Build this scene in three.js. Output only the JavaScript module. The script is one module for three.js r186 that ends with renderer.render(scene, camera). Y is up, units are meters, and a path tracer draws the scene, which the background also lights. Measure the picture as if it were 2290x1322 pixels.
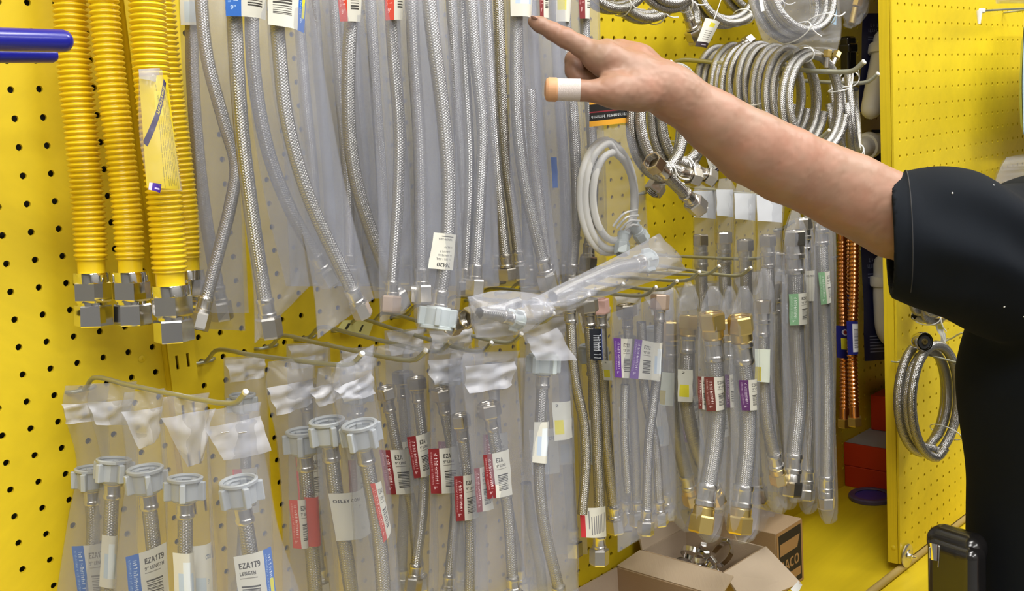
import * as THREE from 'three';
import { mergeGeometries, mergeVertices, toCreasedNormals } from 'three/addons/utils/BufferGeometryUtils.js';
import { RoundedBoxGeometry } from 'three/addons/geometries/RoundedBoxGeometry.js';
import { ImprovedNoise } from 'three/addons/math/ImprovedNoise.js';
import { RectAreaLightUniformsLib } from 'three/addons/lights/RectAreaLightUniformsLib.js';

// ------------------------------------------------------------------ camera
const scene = new THREE.Scene();
scene.background = new THREE.Color(0x0b0b0c);
const V = (x, y, z) => new THREE.Vector3(x, y, z);
const FOCAL = 2396.436, WIDE = 2290, HIGH = 1322, Y0 = 1.55;      // Y0: height above the floor of the wall's reference hole
const EYE = V(-0.368068, Y0 - 0.062702, 0.987523);
const RIGHT = V(0.689894, -0.071872, 0.720334), DOWN = V(-0.162604, -0.985017, 0.057451), AHEAD = V(0.705413, -0.156764, -0.691244);
const camera = new THREE.PerspectiveCamera(2 * Math.atan(HIGH / 2 / FOCAL) * 180 / Math.PI, WIDE / HIGH, 0.05, 40);
camera.position.copy(EYE);
camera.quaternion.setFromRotationMatrix(new THREE.Matrix4().makeBasis(RIGHT, DOWN.clone().negate(), AHEAD.clone().negate()));
scene.add(camera);
const renderer = new THREE.WebGLRenderer({ antialias: true });
renderer.toneMapping = THREE.LinearToneMapping;
renderer.toneMappingExposure = 1.06;
renderer.shadowMap.enabled = true;

// ------------------------------------------------------------------ shop lights (ceiling troffers)
RectAreaLightUniformsLib.init();
const CEIL = 3.0;
const TROFFERS = [[-1.15, 1.45], [0.45, 1.02], [2.05, 1.02], [-1.15, 3.4], [0.45, 3.4], [2.05, 3.4]];
const LIGHT_COLOR = new THREE.Color(1.0, 0.98, 0.95), LIGHT_LEVEL = 14.5;
for (const [x, z] of TROFFERS) {
  const l = new THREE.RectAreaLight(LIGHT_COLOR, LIGHT_LEVEL, 1.16, 0.56);
  l.position.set(x, CEIL - 0.035, z); l.lookAt(x, 0, z); scene.add(l);
}

// ------------------------------------------------------------------ helpers
const rand = (s => () => (s = (s * 1664525 + 1013904223) >>> 0) / 4294967296)(7);
const noise = new ImprovedNoise();
const ray = (u, v) => RIGHT.clone().multiplyScalar((u - WIDE / 2) / FOCAL).addScaledVector(DOWN, (v - HIGH / 2) / FOCAL).add(AHEAD);
// where a thing seen in the photograph stands, when it hangs at distance z in front of the pegboard / at depth d / at height y / at x
const P = (u, v, z) => { const r = ray(u, v); return EYE.clone().addScaledVector(r, (z - EYE.z) / r.z); };
const PD = (u, v, d) => EYE.clone().addScaledVector(ray(u, v), d);
const PY = (u, v, y) => { const r = ray(u, v); return EYE.clone().addScaledVector(r, (y - EYE.y) / r.y); };
const PX = (u, v, x) => { const r = ray(u, v); return EYE.clone().addScaledVector(r, (x - EYE.x) / r.x); };
const depthOf = p => p.clone().sub(EYE).dot(AHEAD);
const metres = (px, at) => px * depthOf(at) / FOCAL;

const used = {}, BASE = new WeakMap();
const numbered = n => { const k = used[n] = (used[n] ?? -1) + 1; return k ? `${n}_${String(k).padStart(3, '0')}` : n; };
function thing(name, label, category, base, group) {
  const g = new THREE.Group();
  g.name = numbered(name); g.position.copy(base); BASE.set(g, base.clone());
  g.userData = { label, category };
  if (group) g.userData.group = group;
  scene.add(g);
  return g;
}
function part(name, geo, mat, parent, label, kind) {
  const b = BASE.get(parent), m = new THREE.Mesh(geo.translate(-b.x, -b.y, -b.z), mat);
  m.name = name; m.castShadow = m.receiveShadow = true; BASE.set(m, b);
  if (label) m.userData.label = label;
  if (kind) m.userData.kind = kind;
  parent.add(m);
  return m;
}
function solo(name, geo, mat, label, category, base, group) {
  const m = new THREE.Mesh(geo.translate(-base.x, -base.y, -base.z), mat);
  m.name = numbered(name); m.position.copy(base); m.castShadow = m.receiveShadow = true; BASE.set(m, base.clone());
  m.userData = { label, category }; if (group) m.userData.group = group;
  scene.add(m);
  return m;
}
function struct(name, geo, mat, label) {
  const m = new THREE.Mesh(geo, mat);
  m.name = name; m.castShadow = m.receiveShadow = true; BASE.set(m, V(0, 0, 0));
  m.userData = { kind: 'structure', label }; scene.add(m);
  return m;
}
const box = (x0, x1, y0, y1, z0, z1) => new THREE.BoxGeometry(x1 - x0, y1 - y0, z1 - z0).translate((x0 + x1) / 2, (y0 + y1) / 2, (z0 + z1) / 2);
const rbox = (w, h, d, r, s = 2) => new RoundedBoxGeometry(w, h, d, s, r);
const merge = list => mergeGeometries(list.map(g => { g = g.index ? g.toNonIndexed() : g; for (const k of Object.keys(g.attributes)) if (!['position', 'normal', 'uv'].includes(k)) g.deleteAttribute(k); return g; }));
const UPV = V(0, 1, 0);
const aim = (geo, at, dir, roll = 0) => { if (roll) geo.rotateY(roll); return geo.applyQuaternion(new THREE.Quaternion().setFromUnitVectors(UPV, dir.clone().normalize())).translate(at.x, at.y, at.z); };
const spline = pts => new THREE.CatmullRomCurve3(pts, false, 'centripetal');
function lathe(profile, seg = 24, flat = false) {
  let g = new THREE.LatheGeometry(profile.map(p => new THREE.Vector2(p[0], p[1])), seg);
  if (flat) { g = g.toNonIndexed(); g.computeVertexNormals(); } else g = toCreasedNormals(g.scale(1000, 1000, 1000), 0.6).scale(0.001, 0.001, 0.001);   // creasing compares positions to a hundredth
  return g;
}
// a tube with texture coordinates in tiles: along / tile, and a whole number round
function tube(pts, r, { seg, sides = 12, tile = 0.0048, round = 8, closed = false, cap = false } = {}) {
  const c = pts instanceof THREE.Curve ? pts : pts.length === 2 ? new THREE.LineCurve3(pts[0], pts[1]) : spline(pts), len = c.getLength();
  const g = new THREE.TubeGeometry(c, seg ?? Math.max(2, Math.min(240, Math.round(len / 0.008))), r, sides, closed), uv = g.attributes.uv;
  for (let i = 0; i < uv.count; i++) uv.setXY(i, uv.getX(i) * len / tile, uv.getY(i) * round);
  if (!cap) return g;
  const ends = [[0, -1], [1, 1]].map(([t]) => new THREE.SphereGeometry(r, sides, 6).translate(...c.getPoint(t).toArray()));
  return merge([g, ...ends]);
}
const wire = (pts, r, sides = 8) => tube(pts, r, { sides, cap: true });

// ------------------------------------------------------------------ materials
const std = (r, g, b, o = {}) => new THREE.MeshPhysicalMaterial({ color: new THREE.Color().setRGB(r, g, b), roughness: 0.5, side: THREE.DoubleSide, ...o });
function dataMap(n, f, srgb) {
  const a = new Uint8Array(n * n * 4);
  for (let y = 0; y < n; y++) for (let x = 0; x < n; x++) {
    const c = f(x / n, y / n), k = 4 * (y * n + x);
    for (let i = 0; i < 3; i++) a[k + i] = 255 * Math.max(0, Math.min(1, c.length ? c[i] : c));
    a[k + 3] = 255;
  }
  const t = new THREE.DataTexture(a, n, n);
  t.wrapS = t.wrapT = THREE.RepeatWrapping; t.magFilter = THREE.LinearFilter; t.minFilter = THREE.LinearMipmapLinearFilter; t.generateMipmaps = true;
  if (srgb) t.colorSpace = THREE.SRGBColorSpace;
  t.needsUpdate = true;
  return t;
}
const tileNoise = (x, y, f, s = 0) => {            // noise that repeats over the unit square
  const a = 2 * Math.PI * x, b = 2 * Math.PI * y, q = f / 6.283;
  return noise.noise(Math.cos(a) * q + s, Math.sin(a) * q + Math.cos(b) * q * 1.3 + s * 2, Math.sin(b) * q - s);
};
const braidHeight = (u, v) => {
  const p = u + v, q = u - v + 8, over = (Math.floor(p * 2) + Math.floor(q * 2)) % 2;
  const across = over ? (p * 2) % 1 : (q * 2) % 1, along = over ? (q * 2) % 1 : (p * 2) % 1;
  return (0.35 + 0.65 * Math.sin(Math.PI * along)) * Math.pow(Math.sin(Math.PI * across), 0.5) * (0.85 + 0.15 * Math.cos(across * 4 * 2 * Math.PI));
};
const braidBump = dataMap(128, (u, v) => braidHeight(u, v));
const grime = dataMap(256, (u, v) => { const n = tileNoise(u, v, 9, 1) * 0.5 + tileNoise(u, v, 30, 4) * 0.35 + tileNoise(u, v, 80, 9) * 0.2; const k = 0.955 + 0.06 * n; return [k, k, k]; }, true);
const peel = dataMap(256, (u, v) => 0.5 + 0.3 * tileNoise(u, v, 60, 3) + 0.2 * tileNoise(u, v, 120, 5));
const grain = dataMap(256, (u, v) => 0.5 + 0.35 * noise.noise(u * 120, v * 120, 3.3) + 0.2 * noise.noise(u * 37, v * 37, 8.3));
const M = {
  paint: std(0.80, 0.60, 0.018, { roughness: 0.42, map: grime, bumpMap: peel, bumpScale: 0.0001 }),
  hardboard: std(0.24, 0.155, 0.085, { roughness: 0.9, bumpMap: grain, bumpScale: 0.0002 }),
  braid: std(0.42, 0.415, 0.40, { bumpMap: braidBump, bumpScale: 0.0004, roughness: 0.22, metalness: 0.95 }),
  steel: std(0.66, 0.64, 0.61, { metalness: 0.95, roughness: 0.26 }),
  chrome: std(0.80, 0.80, 0.81, { metalness: 1, roughness: 0.1 }),
  nickel: std(0.56, 0.52, 0.45, { metalness: 0.95, roughness: 0.25 }),
  brass: std(0.76, 0.58, 0.21, { metalness: 0.95, roughness: 0.3 }),
  copperNut: std(0.74, 0.58, 0.47, { metalness: 0.7, roughness: 0.4 }),
  pinkNut: std(0.78, 0.50, 0.46, { roughness: 0.5 }),
  copper: std(0.80, 0.36, 0.16, { metalness: 1, roughness: 0.22 }),
  zinc: std(0.42, 0.43, 0.36, { metalness: 0.75, roughness: 0.45 }),
  zincEnd: std(0.9, 0.9, 0.88, { metalness: 0.6, roughness: 0.35 }),
  plasticGrey: std(0.44, 0.47, 0.50, { roughness: 0.4 }),
  plasticPale: std(0.56, 0.62, 0.63, { roughness: 0.4 }),
  plasticWhite: std(0.82, 0.82, 0.80, { roughness: 0.4 }),
  yellowHose: std(0.86, 0.61, 0.012, { roughness: 0.3, clearcoat: 0.4, clearcoatRoughness: 0.25 }),
  blueGrip: std(0.006, 0.009, 0.27, { roughness: 0.3, clearcoat: 0.5, clearcoatRoughness: 0.2 }),
  film: std(0.37, 0.39, 0.465, { transparent: true, opacity: 0.255, roughness: 0.24, depthWrite: false }),
  filmClear: std(0.5, 0.52, 0.58, { transparent: true, opacity: 0.2, roughness: 0.16, depthWrite: false }),
  flapFilm: std(0.46, 0.475, 0.54, { transparent: true, opacity: 0.36, roughness: 0.2, depthWrite: false }),
  flap: std(0.62, 0.63, 0.69, { transparent: true, opacity: 0.55, roughness: 0.25, depthWrite: false }),
  tie: std(0.85, 0.85, 0.83, { roughness: 0.5 }),
  greenTie: std(0.05, 0.25, 0.09, { roughness: 0.5 }),
  card: std(0.47, 0.335, 0.205, { roughness: 0.85, bumpMap: grain, bumpScale: 0.0003 }),
  cardInside: std(0.56, 0.45, 0.33, { roughness: 0.85, bumpMap: grain, bumpScale: 0.0003 }),
  rubber: std(0.02, 0.02, 0.02, { roughness: 0.5 }),
  blackGloss: std(0.012, 0.011, 0.011, { roughness: 0.22, clearcoat: 0.5, clearcoatRoughness: 0.15 }),
  navy: std(0.018, 0.022, 0.095, { roughness: 0.45 }),
  red: std(0.55, 0.035, 0.008, { roughness: 0.5 }),
  boxTop: std(0.62, 0.61, 0.62, { roughness: 0.6 }),
  rail: std(0.42, 0.30, 0.09, { roughness: 0.5 }),
  plaster: std(0.22, 0.22, 0.22, { roughness: 0.9 }),
  tiles: std(0.2, 0.2, 0.2, { roughness: 0.6 }),
  ceiling: std(0.4, 0.4, 0.4, { roughness: 0.95 }),
};

// ------------------------------------------------------------------ the setting
const XL = -3.2, XR = 4.6, ZB = -0.06, ZF = 4.2, T = 0.12;
struct('floor', box(XL - T, XR + T, -T, 0, ZB - T, ZF + T), M.tiles, 'grey shop floor');
struct('ceiling', box(XL - T, XR + T, CEIL, CEIL + T, ZB - T, ZF + T), M.ceiling, 'white shop ceiling');
struct('wall_rear', box(XL - T, XR + T, 0, CEIL, ZB - T, ZB), M.plaster, 'plain shop wall behind the pegboard');
struct('wall_front', box(XL - T, XR + T, 0, CEIL, ZF, ZF + T), M.plaster, 'plain shop wall across the aisle');
struct('wall_left', box(XL - T, XL, 0, CEIL, ZB, ZF), M.plaster, 'plain shop wall at the left end');
struct('wall_right', box(XR, XR + T, 0, CEIL, ZB, ZF), M.plaster, 'plain shop wall at the right end');
const glowMat = std(0.9, 0.9, 0.9, { emissive: LIGHT_COLOR, emissiveIntensity: 5 });
TROFFERS.forEach(([x, z], i) => {
  const t = thing('ceiling_light', `rectangular white ceiling light ${['above the pegboard aisle, left end', 'above the pegboard aisle, middle', 'above the pegboard aisle, right end', 'by the far shop wall, left end', 'by the far shop wall, middle', 'by the far shop wall, right end'][i]}`, 'ceiling light', V(x, CEIL, z), 'ceiling lights');
  part('diffuser', box(x - 0.58, x + 0.58, CEIL - 0.03, CEIL - 0.005, z - 0.28, z + 0.28), glowMat, t);
  part('frame', merge([box(x - 0.62, x - 0.585, CEIL - 0.03, CEIL, z - 0.32, z + 0.32), box(x + 0.585, x + 0.62, CEIL - 0.03, CEIL, z - 0.32, z + 0.32), box(x - 0.585, x + 0.585, CEIL - 0.03, CEIL, z - 0.32, z - 0.285), box(x - 0.585, x + 0.585, CEIL - 0.03, CEIL, z + 0.285, z + 0.32)]), M.plasticWhite, t);
});

// a sheet of pegboard with real holes; (x0, y0) is the hole at the lower left, u runs right and v up
function pegboard(x0, y0, nx, ny, pitch, hole, z, thick, rim) {
  const pos = [], nor = [], uv = [], idx = [], S = 16, h = pitch / 2;
  const vert = (x, y, zz, a, b, c) => { pos.push(x, y, zz); nor.push(a, b, c); uv.push(x * 2, y * 2); return pos.length / 3 - 1; };
  for (let j = 0; j < ny; j++) for (let i = 0; i < nx; i++) {
    const cx = x0 + i * pitch, cy = y0 + j * pitch, A = [], B = [], C = [], D = [];
    for (let k = 0; k < S; k++) {
      const t = k * 2 * Math.PI / S, c = Math.cos(t), s = Math.sin(t), m = h / Math.max(Math.abs(c), Math.abs(s));
      A.push(vert(cx + c * m, cy + s * m, z, 0, 0, 1)); B.push(vert(cx + c * hole, cy + s * hole, z, 0, 0, 1));
      C.push(vert(cx + c * hole, cy + s * hole, z, -c, -s, 0)); D.push(vert(cx + c * hole, cy + s * hole, z - thick, -c, -s, 0));
    }
    for (let k = 0; k < S; k++) { const n = (k + 1) % S; idx.push(B[k], A[k], A[n], B[k], A[n], B[n], D[k], C[k], C[n], D[k], C[n], D[n]); }
  }
  const g = new THREE.BufferGeometry();
  g.setAttribute('position', new THREE.Float32BufferAttribute(pos, 3)); g.setAttribute('normal', new THREE.Float32BufferAttribute(nor, 3)); g.setAttribute('uv', new THREE.Float32BufferAttribute(uv, 2)); g.setIndex(idx);
  if (!rim) return g;
  const X0 = x0 - h, X1 = x0 + (nx - 0.5) * pitch, Y0_ = y0 - h, Y1 = y0 + (ny - 0.5) * pitch, [l, r, b, t] = rim;   // plain board round the holed field
  return merge([g, box(l, X0, b, t, z - thick, z), box(X1, r, b, t, z - thick, z), box(X0, X1, Y1, t, z - thick, z), box(X0, X1, b, Y0_, z - thick, z)]);
}
const PITCH = 0.0254, DECK = Y0 - 0.826;
const peg = struct('wall_back', pegboard(-14 * PITCH, Y0 - 27 * PITCH - 4 * PITCH, 92, 42, PITCH, 0.0031, 0, 0.0032, [XL, XR, 0, CEIL]), M.paint, 'yellow painted pegboard wall');

// slotted yellow upright between two boards
{
  const s = new THREE.Shape([new THREE.Vector2(0, 0), new THREE.Vector2(0.029, 0), new THREE.Vector2(0.029, 0.95), new THREE.Vector2(0, 0.95)]);
  for (let k = 0; k < 18; k++) for (const cx of [0.0085, 0.0205]) {
    const y = 0.018 + k * 0.0508, p = new THREE.Path([new THREE.Vector2(cx - 0.0015, y), new THREE.Vector2(cx + 0.0015, y), new THREE.Vector2(cx + 0.0015, y + 0.014), new THREE.Vector2(cx - 0.0015, y + 0.014)]);
    s.holes.push(p);
  }
  const base = P(366, 802, 0.002); base.y = DECK + 0.02;
  const up = thing('slotted_upright', 'yellow slotted steel upright on the pegboard behind the yellow gas hoses', 'upright', base);
  const slotTop = P(377, 815, 0.012).y, shift = ((slotTop - base.y - 0.025) % 0.0508);
  part('slotted_face', new THREE.ExtrudeGeometry(s, { depth: 0.0025, bevelEnabled: false }).translate(base.x, base.y + shift, 0.010), M.paint, up);
  part('side_flange', box(base.x, base.x + 0.002, base.y + shift, base.y + shift + 0.95, 0.0004, 0.0105), M.paint, up);
  part('side_flange', box(base.x + 0.027, base.x + 0.029, base.y + shift, base.y + shift + 0.95, 0.0004, 0.0105), M.paint, up);
}
for (const [u, v, where] of [[317, 803, 'left'], [428, 787, 'right']]) {
  const c = P(u, v, 0), t = thing('board_screw', `small yellow painted screw head in the pegboard just ${where} of the slotted upright`, 'screw', c.clone());
  part('screw_head', lathe([[0, 0.0012], [0.002, 0.0011], [0.0036, 0.0002]], 16).rotateX(Math.PI / 2).translate(c.x, c.y, 0.0002), M.paint, t);
  part('cross_slot', merge([box(c.x - 0.0018, c.x + 0.0018, c.y - 0.0003, c.y + 0.0003, 0.001, 0.0017), box(c.x - 0.0003, c.x + 0.0003, c.y - 0.0018, c.y + 0.0018, 0.001, 0.0017)]), M.paint, t);
}

// base deck, kick plate, rail and the sliding panel
const deck = thing('base_deck', 'yellow painted base deck under the boxes and the hanging hoses', 'shelf', V(0.9, 0, 0.4));
part('deck_top', box(-0.9, 2.9, DECK - 0.03, DECK, 0.0005, 0.455), M.paint, deck);
part('kick_plate', box(-0.9, 2.9, 0.0, DECK - 0.03, 0.43, 0.445), M.paint, deck);
solo('sliding_rail', merge([tube([V(0.95, DECK + 0.0065, 0.263), V(2.8, DECK + 0.0065, 0.263)], 0.0062, { sides: 10, cap: true })]), M.rail, 'brownish round rail on the yellow deck below the sliding panel', 'rail', V(1.6, DECK, 0.263));
{
  const x0 = 1.2212, zf = 0.265, bottom = DECK + 0.016, top = 2.3, xr = 2.25, tk = 0.0205;
  const t = thing('sliding_pegboard', 'yellow sliding pegboard panel standing in front of the copper connectors', 'panel', V(1.7, DECK, 0.255));
  const yHole = Y0 + 0.075038 + 2 * PITCH;      // a row of holes
  const ny = Math.floor((yHole + 3 * PITCH - bottom - 0.02) / PITCH) + 1, y0 = yHole + 3 * PITCH - (ny - 1) * PITCH;
  part('pegboard_sheet', pegboard(1.24244, y0, 39, ny, PITCH, 0.0028, zf, 0.0032, [x0 + 0.0005, xr, bottom, top]), M.paint, t);
  part('edge_board', box(x0, x0 + 0.019, bottom - 0.0005, top, zf - tk, zf - 0.0042), M.paint, t);
  part('edge_board', box(xr - 0.019, xr, bottom, top, zf - tk, zf - 0.0042), M.paint, t);
  part('back_sheet', box(x0 + 0.019, xr - 0.019, bottom, top, zf - tk, zf - tk + 0.003), M.hardboard, t);
  part('added_shade_board', box(0.98, 2.95, top - 0.36, top - 0.34, 0.0006, 0.24), M.paint, t, 'unseen yellow board added overhead to shade the recess');  // unseen board added above the frame to shade the recess behind the panel
  const c = P(2029, 1243, zf + 0.003);
  const w = part('wheel_plate', aim(lathe([[0, 0.004], [0.009, 0.004], [0.0105, 0.0025], [0.0175, 0.0022], [0.0195, 0.001], [0.0195, -0.001], [0, -0.001]], 36), c, V(0, 0, 1)), M.steel, t, 'round zinc plate with a bolt');
  part('bolt_head', aim(lathe([[0, 0.009], [0.0035, 0.009], [0.0045, 0.008], [0.0045, 0.003]], 6, true), c, V(0, 0, 1)), M.chrome, w);
  part('bolt_shank', aim(lathe([[0, 0.016], [0.002, 0.0155], [0.0022, 0.008]], 12), c, V(0, 0, 1)), M.chrome, w);
  const e = P(1991, 1232, 0.255);
  part('screw_head', aim(lathe([[0, 0.0015], [0.003, 0.0012], [0.0045, 0]], 14), V(x0 - 0.0002, e.y, 0.254), V(-1, 0, 0)), M.paint, t);
}

// ------------------------------------------------------------------ fittings, hoses and bags
const crimp = r => lathe([[0, 0], [r * 1.16, 0], [r * 1.22, r * 0.12], [r * 1.22, r * 0.55], [r * 1.12, r * 0.7], [r * 1.12, r * 1.9], [r * 1.26, r * 2.05], [r * 1.26, r * 2.5], [r * 0.8, r * 2.62], [0, r * 2.62]], 20);
function hexNut(r, h) {                                   // open nut, mouth at +y
  const outer = lathe([[r * 0.62, 0], [r * 0.94, 0], [r, h * 0.1], [r, h * 0.9], [r * 0.93, h], [r * 0.82, h]], 6, true);
  const bore = lathe([[r * 0.82, h], [r * 0.72, h * 0.97], [r * 0.68, h * 0.9], [r * 0.74, h * 0.82], [r * 0.68, h * 0.74], [r * 0.74, h * 0.66], [r * 0.68, h * 0.58], [r * 0.74, h * 0.5], [r * 0.66, h * 0.42], [0, h * 0.4]], 24);
  return merge([outer, bore]);
}
function wingNut(r, h) {                                  // plastic closet nut: ring, lugs, threads inside
  const list = [lathe([[r * 0.45, 0], [r * 0.7, 0], [r * 0.84, h * 0.12], [r * 0.86, h * 0.82], [r, h * 0.86], [r * 1.02, h * 0.97], [r * 0.97, h], [r * 0.86, h], [r * 0.8, h * 0.93], [r * 0.84, h * 0.86], [r * 0.78, h * 0.79], [r * 0.83, h * 0.72], [r * 0.77, h * 0.64], [r * 0.8, h * 0.56], [r * 0.74, h * 0.45], [0, h * 0.4]], 30)];
  for (let k = 0; k < 5; k++) {
    const a = k * 2 * Math.PI / 5 + 0.3;
    list.push(rbox(r * 0.34, h * 0.8, r * 0.6, r * 0.08, 1).translate(0, h * 0.46, r * 0.92).rotateY(a));
  }
  return merge(list);
}
const FIT = {
  none: () => [],
  crimp: (r, M_) => [['crimp_sleeve', crimp(r), M_.steel]],
  hex: (r, M_, s = 1) => [['crimp_sleeve', crimp(r), M_.steel], ['hex_nut', hexNut(r * 1.75 * s, r * 2.9 * s).translate(0, r * 2.5, 0), M_.steel]],
  open: (r, M_, s = 1) => [['crimp_sleeve', crimp(r), M_.nickel], ['hex_nut', hexNut(r * 1.9 * s, r * 2.2 * s).translate(0, r * 2.6, 0), M_.nickel]],
  copper: (r, M_, s = 1) => [['crimp_sleeve', crimp(r), M_.steel], ['hex_nut', hexNut(r * 1.7 * s, r * 2.7 * s).translate(0, r * 2.5, 0), M_.copperNut]],
  pink: (r, M_, s = 1) => [['crimp_sleeve', crimp(r), M_.steel], ['hex_nut', hexNut(r * 1.7 * s, r * 2.7 * s).translate(0, r * 2.5, 0), M_.pinkNut]],
  wing: (r, M_, s = 1) => [['crimp_sleeve', crimp(r), M_.steel], ['wing_nut', wingNut(r * 2.35 * s, r * 3.3 * s).translate(0, r * 2.3, 0), M_.plasticGrey]],
  paleWing: (r, M_, s = 1) => [['crimp_sleeve', crimp(r), M_.steel], ['wing_nut', wingNut(r * 2.9 * s, r * 4 * s).translate(0, r * 2.3, 0), M_.plasticPale]],
  brass: (r, M_, s = 1) => [['crimp_sleeve', crimp(r * 0.98), M_.steel], ['collar', lathe([[0, 0], [r * 1.05, 0], [r * 1.2, r * 0.2], [r * 1.2, r * 1.0], [r, r * 1.2], [0, r * 1.2]], 24).translate(0, r * 2.5, 0), M_.brass], ['hex_nut', hexNut(r * 1.5 * s, r * 2.0 * s).translate(0, r * 3.5, 0), M_.brass]],
  steelBig: (r, M_, s = 1) => [['crimp_sleeve', crimp(r * 0.98), M_.steel], ['collar', lathe([[0, 0], [r * 1.05, 0], [r * 1.15, r * 0.2], [r * 1.15, r * 1.2], [0, r * 1.2]], 24).translate(0, r * 2.5, 0), M_.steel], ['hex_nut', hexNut(r * 1.4 * s, r * 1.9 * s).translate(0, r * 3.5, 0), M_.nickel]],
};
// a braided hose along pts (world), with fittings beyond its two ends
function hosePart(parent, pts, r, top = 'none', bottom = 'none', { ts = 1, bs = 1, name = 'braided_hose' } = {}) {
  const c = spline(pts), h = part(name, tube(c, r, { sides: 14, round: Math.max(4, Math.round(2 * Math.PI * r / 0.0074)) }), M.braid, parent);
  for (const [kind, s, at, dir] of [[top, ts, c.getPoint(0), c.getTangent(0).negate()], [bottom, bs, c.getPoint(1), c.getTangent(1)]])
    for (const [n, g, m] of FIT[kind](r, M, s)) part(n, aim(g, at, dir, rand() * 1.0), m, h);
  return h;
}
// a pouch of film between two side outlines
function pouch(L, R, { bulge = 0.010, nu = 12, nv = 36, seed = 0, crease = 0.0022, top = 0, fall = 0.16 } = {}) {
  const l = spline(L), r = spline(R), pos = [], uv = [], idx = [], N = (nu + 1) * (nv + 1);
  for (const s of [1, -1]) for (let j = 0; j <= nv; j++) {
    const v = j / nv, a = l.getPoint(v), b = r.getPoint(v), w = a.distanceTo(b);
    const out = V(0, 0, 1), along = b.clone().sub(a); out.addScaledVector(along, -out.dot(along) / (along.lengthSq() + 1e-9)).normalize();
    const end = Math.min(1, (v + top) / fall) * Math.min(1, (1 - v) / 0.1), pf = Math.sqrt(Math.max(0, end));
    for (let i = 0; i <= nu; i++) {
      const u = i / nu, edge = Math.sin(Math.PI * u), p = a.clone().lerp(b, u);
      const n1 = noise.noise(u * 3.1 + seed * 7.7, v * 2.3, seed * 3.1 + 0.5), n2 = noise.noise(u * 8 + v * 3 + seed, v * 9, seed * 5.3 + 2.5), n3 = noise.noise(u * 13 - v * 6, v * 24, seed * 2.9 + s);
      const ridge = 1 - Math.abs(n2) * 2.2, d = s * (bulge * Math.pow(edge, 0.7) * pf + 0.0006) + crease * edge * (1.6 * n1 + 0.8 * ridge + 0.35 * n3) * (0.4 + 0.6 * pf);
      p.addScaledVector(out, d);
      pos.push(p.x, p.y, p.z); uv.push(u * w * 10, v * 3);
    }
  }
  for (let k = 0; k < 2; k++) for (let j = 0; j < nv; j++) for (let i = 0; i < nu; i++) {
    const o = k * N + j * (nu + 1) + i, q = [o, o + 1, o + nu + 1, o + nu + 2];
    if (k) idx.push(q[0], q[1], q[2], q[1], q[3], q[2]); else idx.push(q[0], q[2], q[1], q[1], q[2], q[3]);
  }
  const g = new THREE.BufferGeometry();
  g.setAttribute('position', new THREE.Float32BufferAttribute(pos, 3)); g.setAttribute('uv', new THREE.Float32BufferAttribute(uv, 2)); g.setIndex(idx); g.computeVertexNormals();
  return g;
}
// a bent card or sticker through four corners (top left, top right, bottom right, bottom left), bowed towards the viewer's side
function sheet(q, { bow = 0.003, nu = 10, nv = 4, wave = 0, seed = 1 } = {}) {
  const pos = [], uv = [], idx = [], n = q[1].clone().sub(q[0]).cross(q[0].clone().sub(q[3])).normalize();
  for (let j = 0; j <= nv; j++) for (let i = 0; i <= nu; i++) {
    const u = i / nu, v = j / nv, p = q[0].clone().lerp(q[1], u).lerp(q[3].clone().lerp(q[2], u), v);
    p.addScaledVector(n, bow * Math.sin(Math.PI * u) + wave * noise.noise(u * 3 + seed * 3.7, v * 3 + seed, seed));
    pos.push(p.x, p.y, p.z); uv.push(u, 1 - v);
  }
  for (let j = 0; j < nv; j++) for (let i = 0; i < nu; i++) { const o = j * (nu + 1) + i; idx.push(o, o + nu + 1, o + 1, o + 1, o + nu + 1, o + nu + 2); }
  const g = new THREE.BufferGeometry();
  g.setAttribute('position', new THREE.Float32BufferAttribute(pos, 3)); g.setAttribute('uv', new THREE.Float32BufferAttribute(uv, 2)); g.setIndex(idx); g.computeVertexNormals();
  return g;
}

// ------------------------------------------------------------------ printed labels
const prints = {};
function print(key, w, h, draw, rough = 0.5) {
  if (prints[key]) return prints[key];
  const c = document.createElement('canvas'); c.width = w; c.height = h;
  const g = c.getContext('2d'); g.fillStyle = '#d6d4c8'; g.fillRect(0, 0, w, h); g.fillStyle = '#222'; draw(g, w, h);
  const t = new THREE.CanvasTexture(c); t.colorSpace = THREE.SRGBColorSpace;
  return prints[key] = new THREE.MeshPhysicalMaterial({ map: t, roughness: rough, side: THREE.DoubleSide });
}
const bars = (g, x, y, w, h, s = 3) => { let r = s * 77; for (let k = 0; k < h;) { r = (r * 1103 + 12345) % 65536; const t = 2 + r % 5; g.fillRect(x, y + k, w, t); k += t + 2 + (r >> 4) % 5; } };
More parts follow.
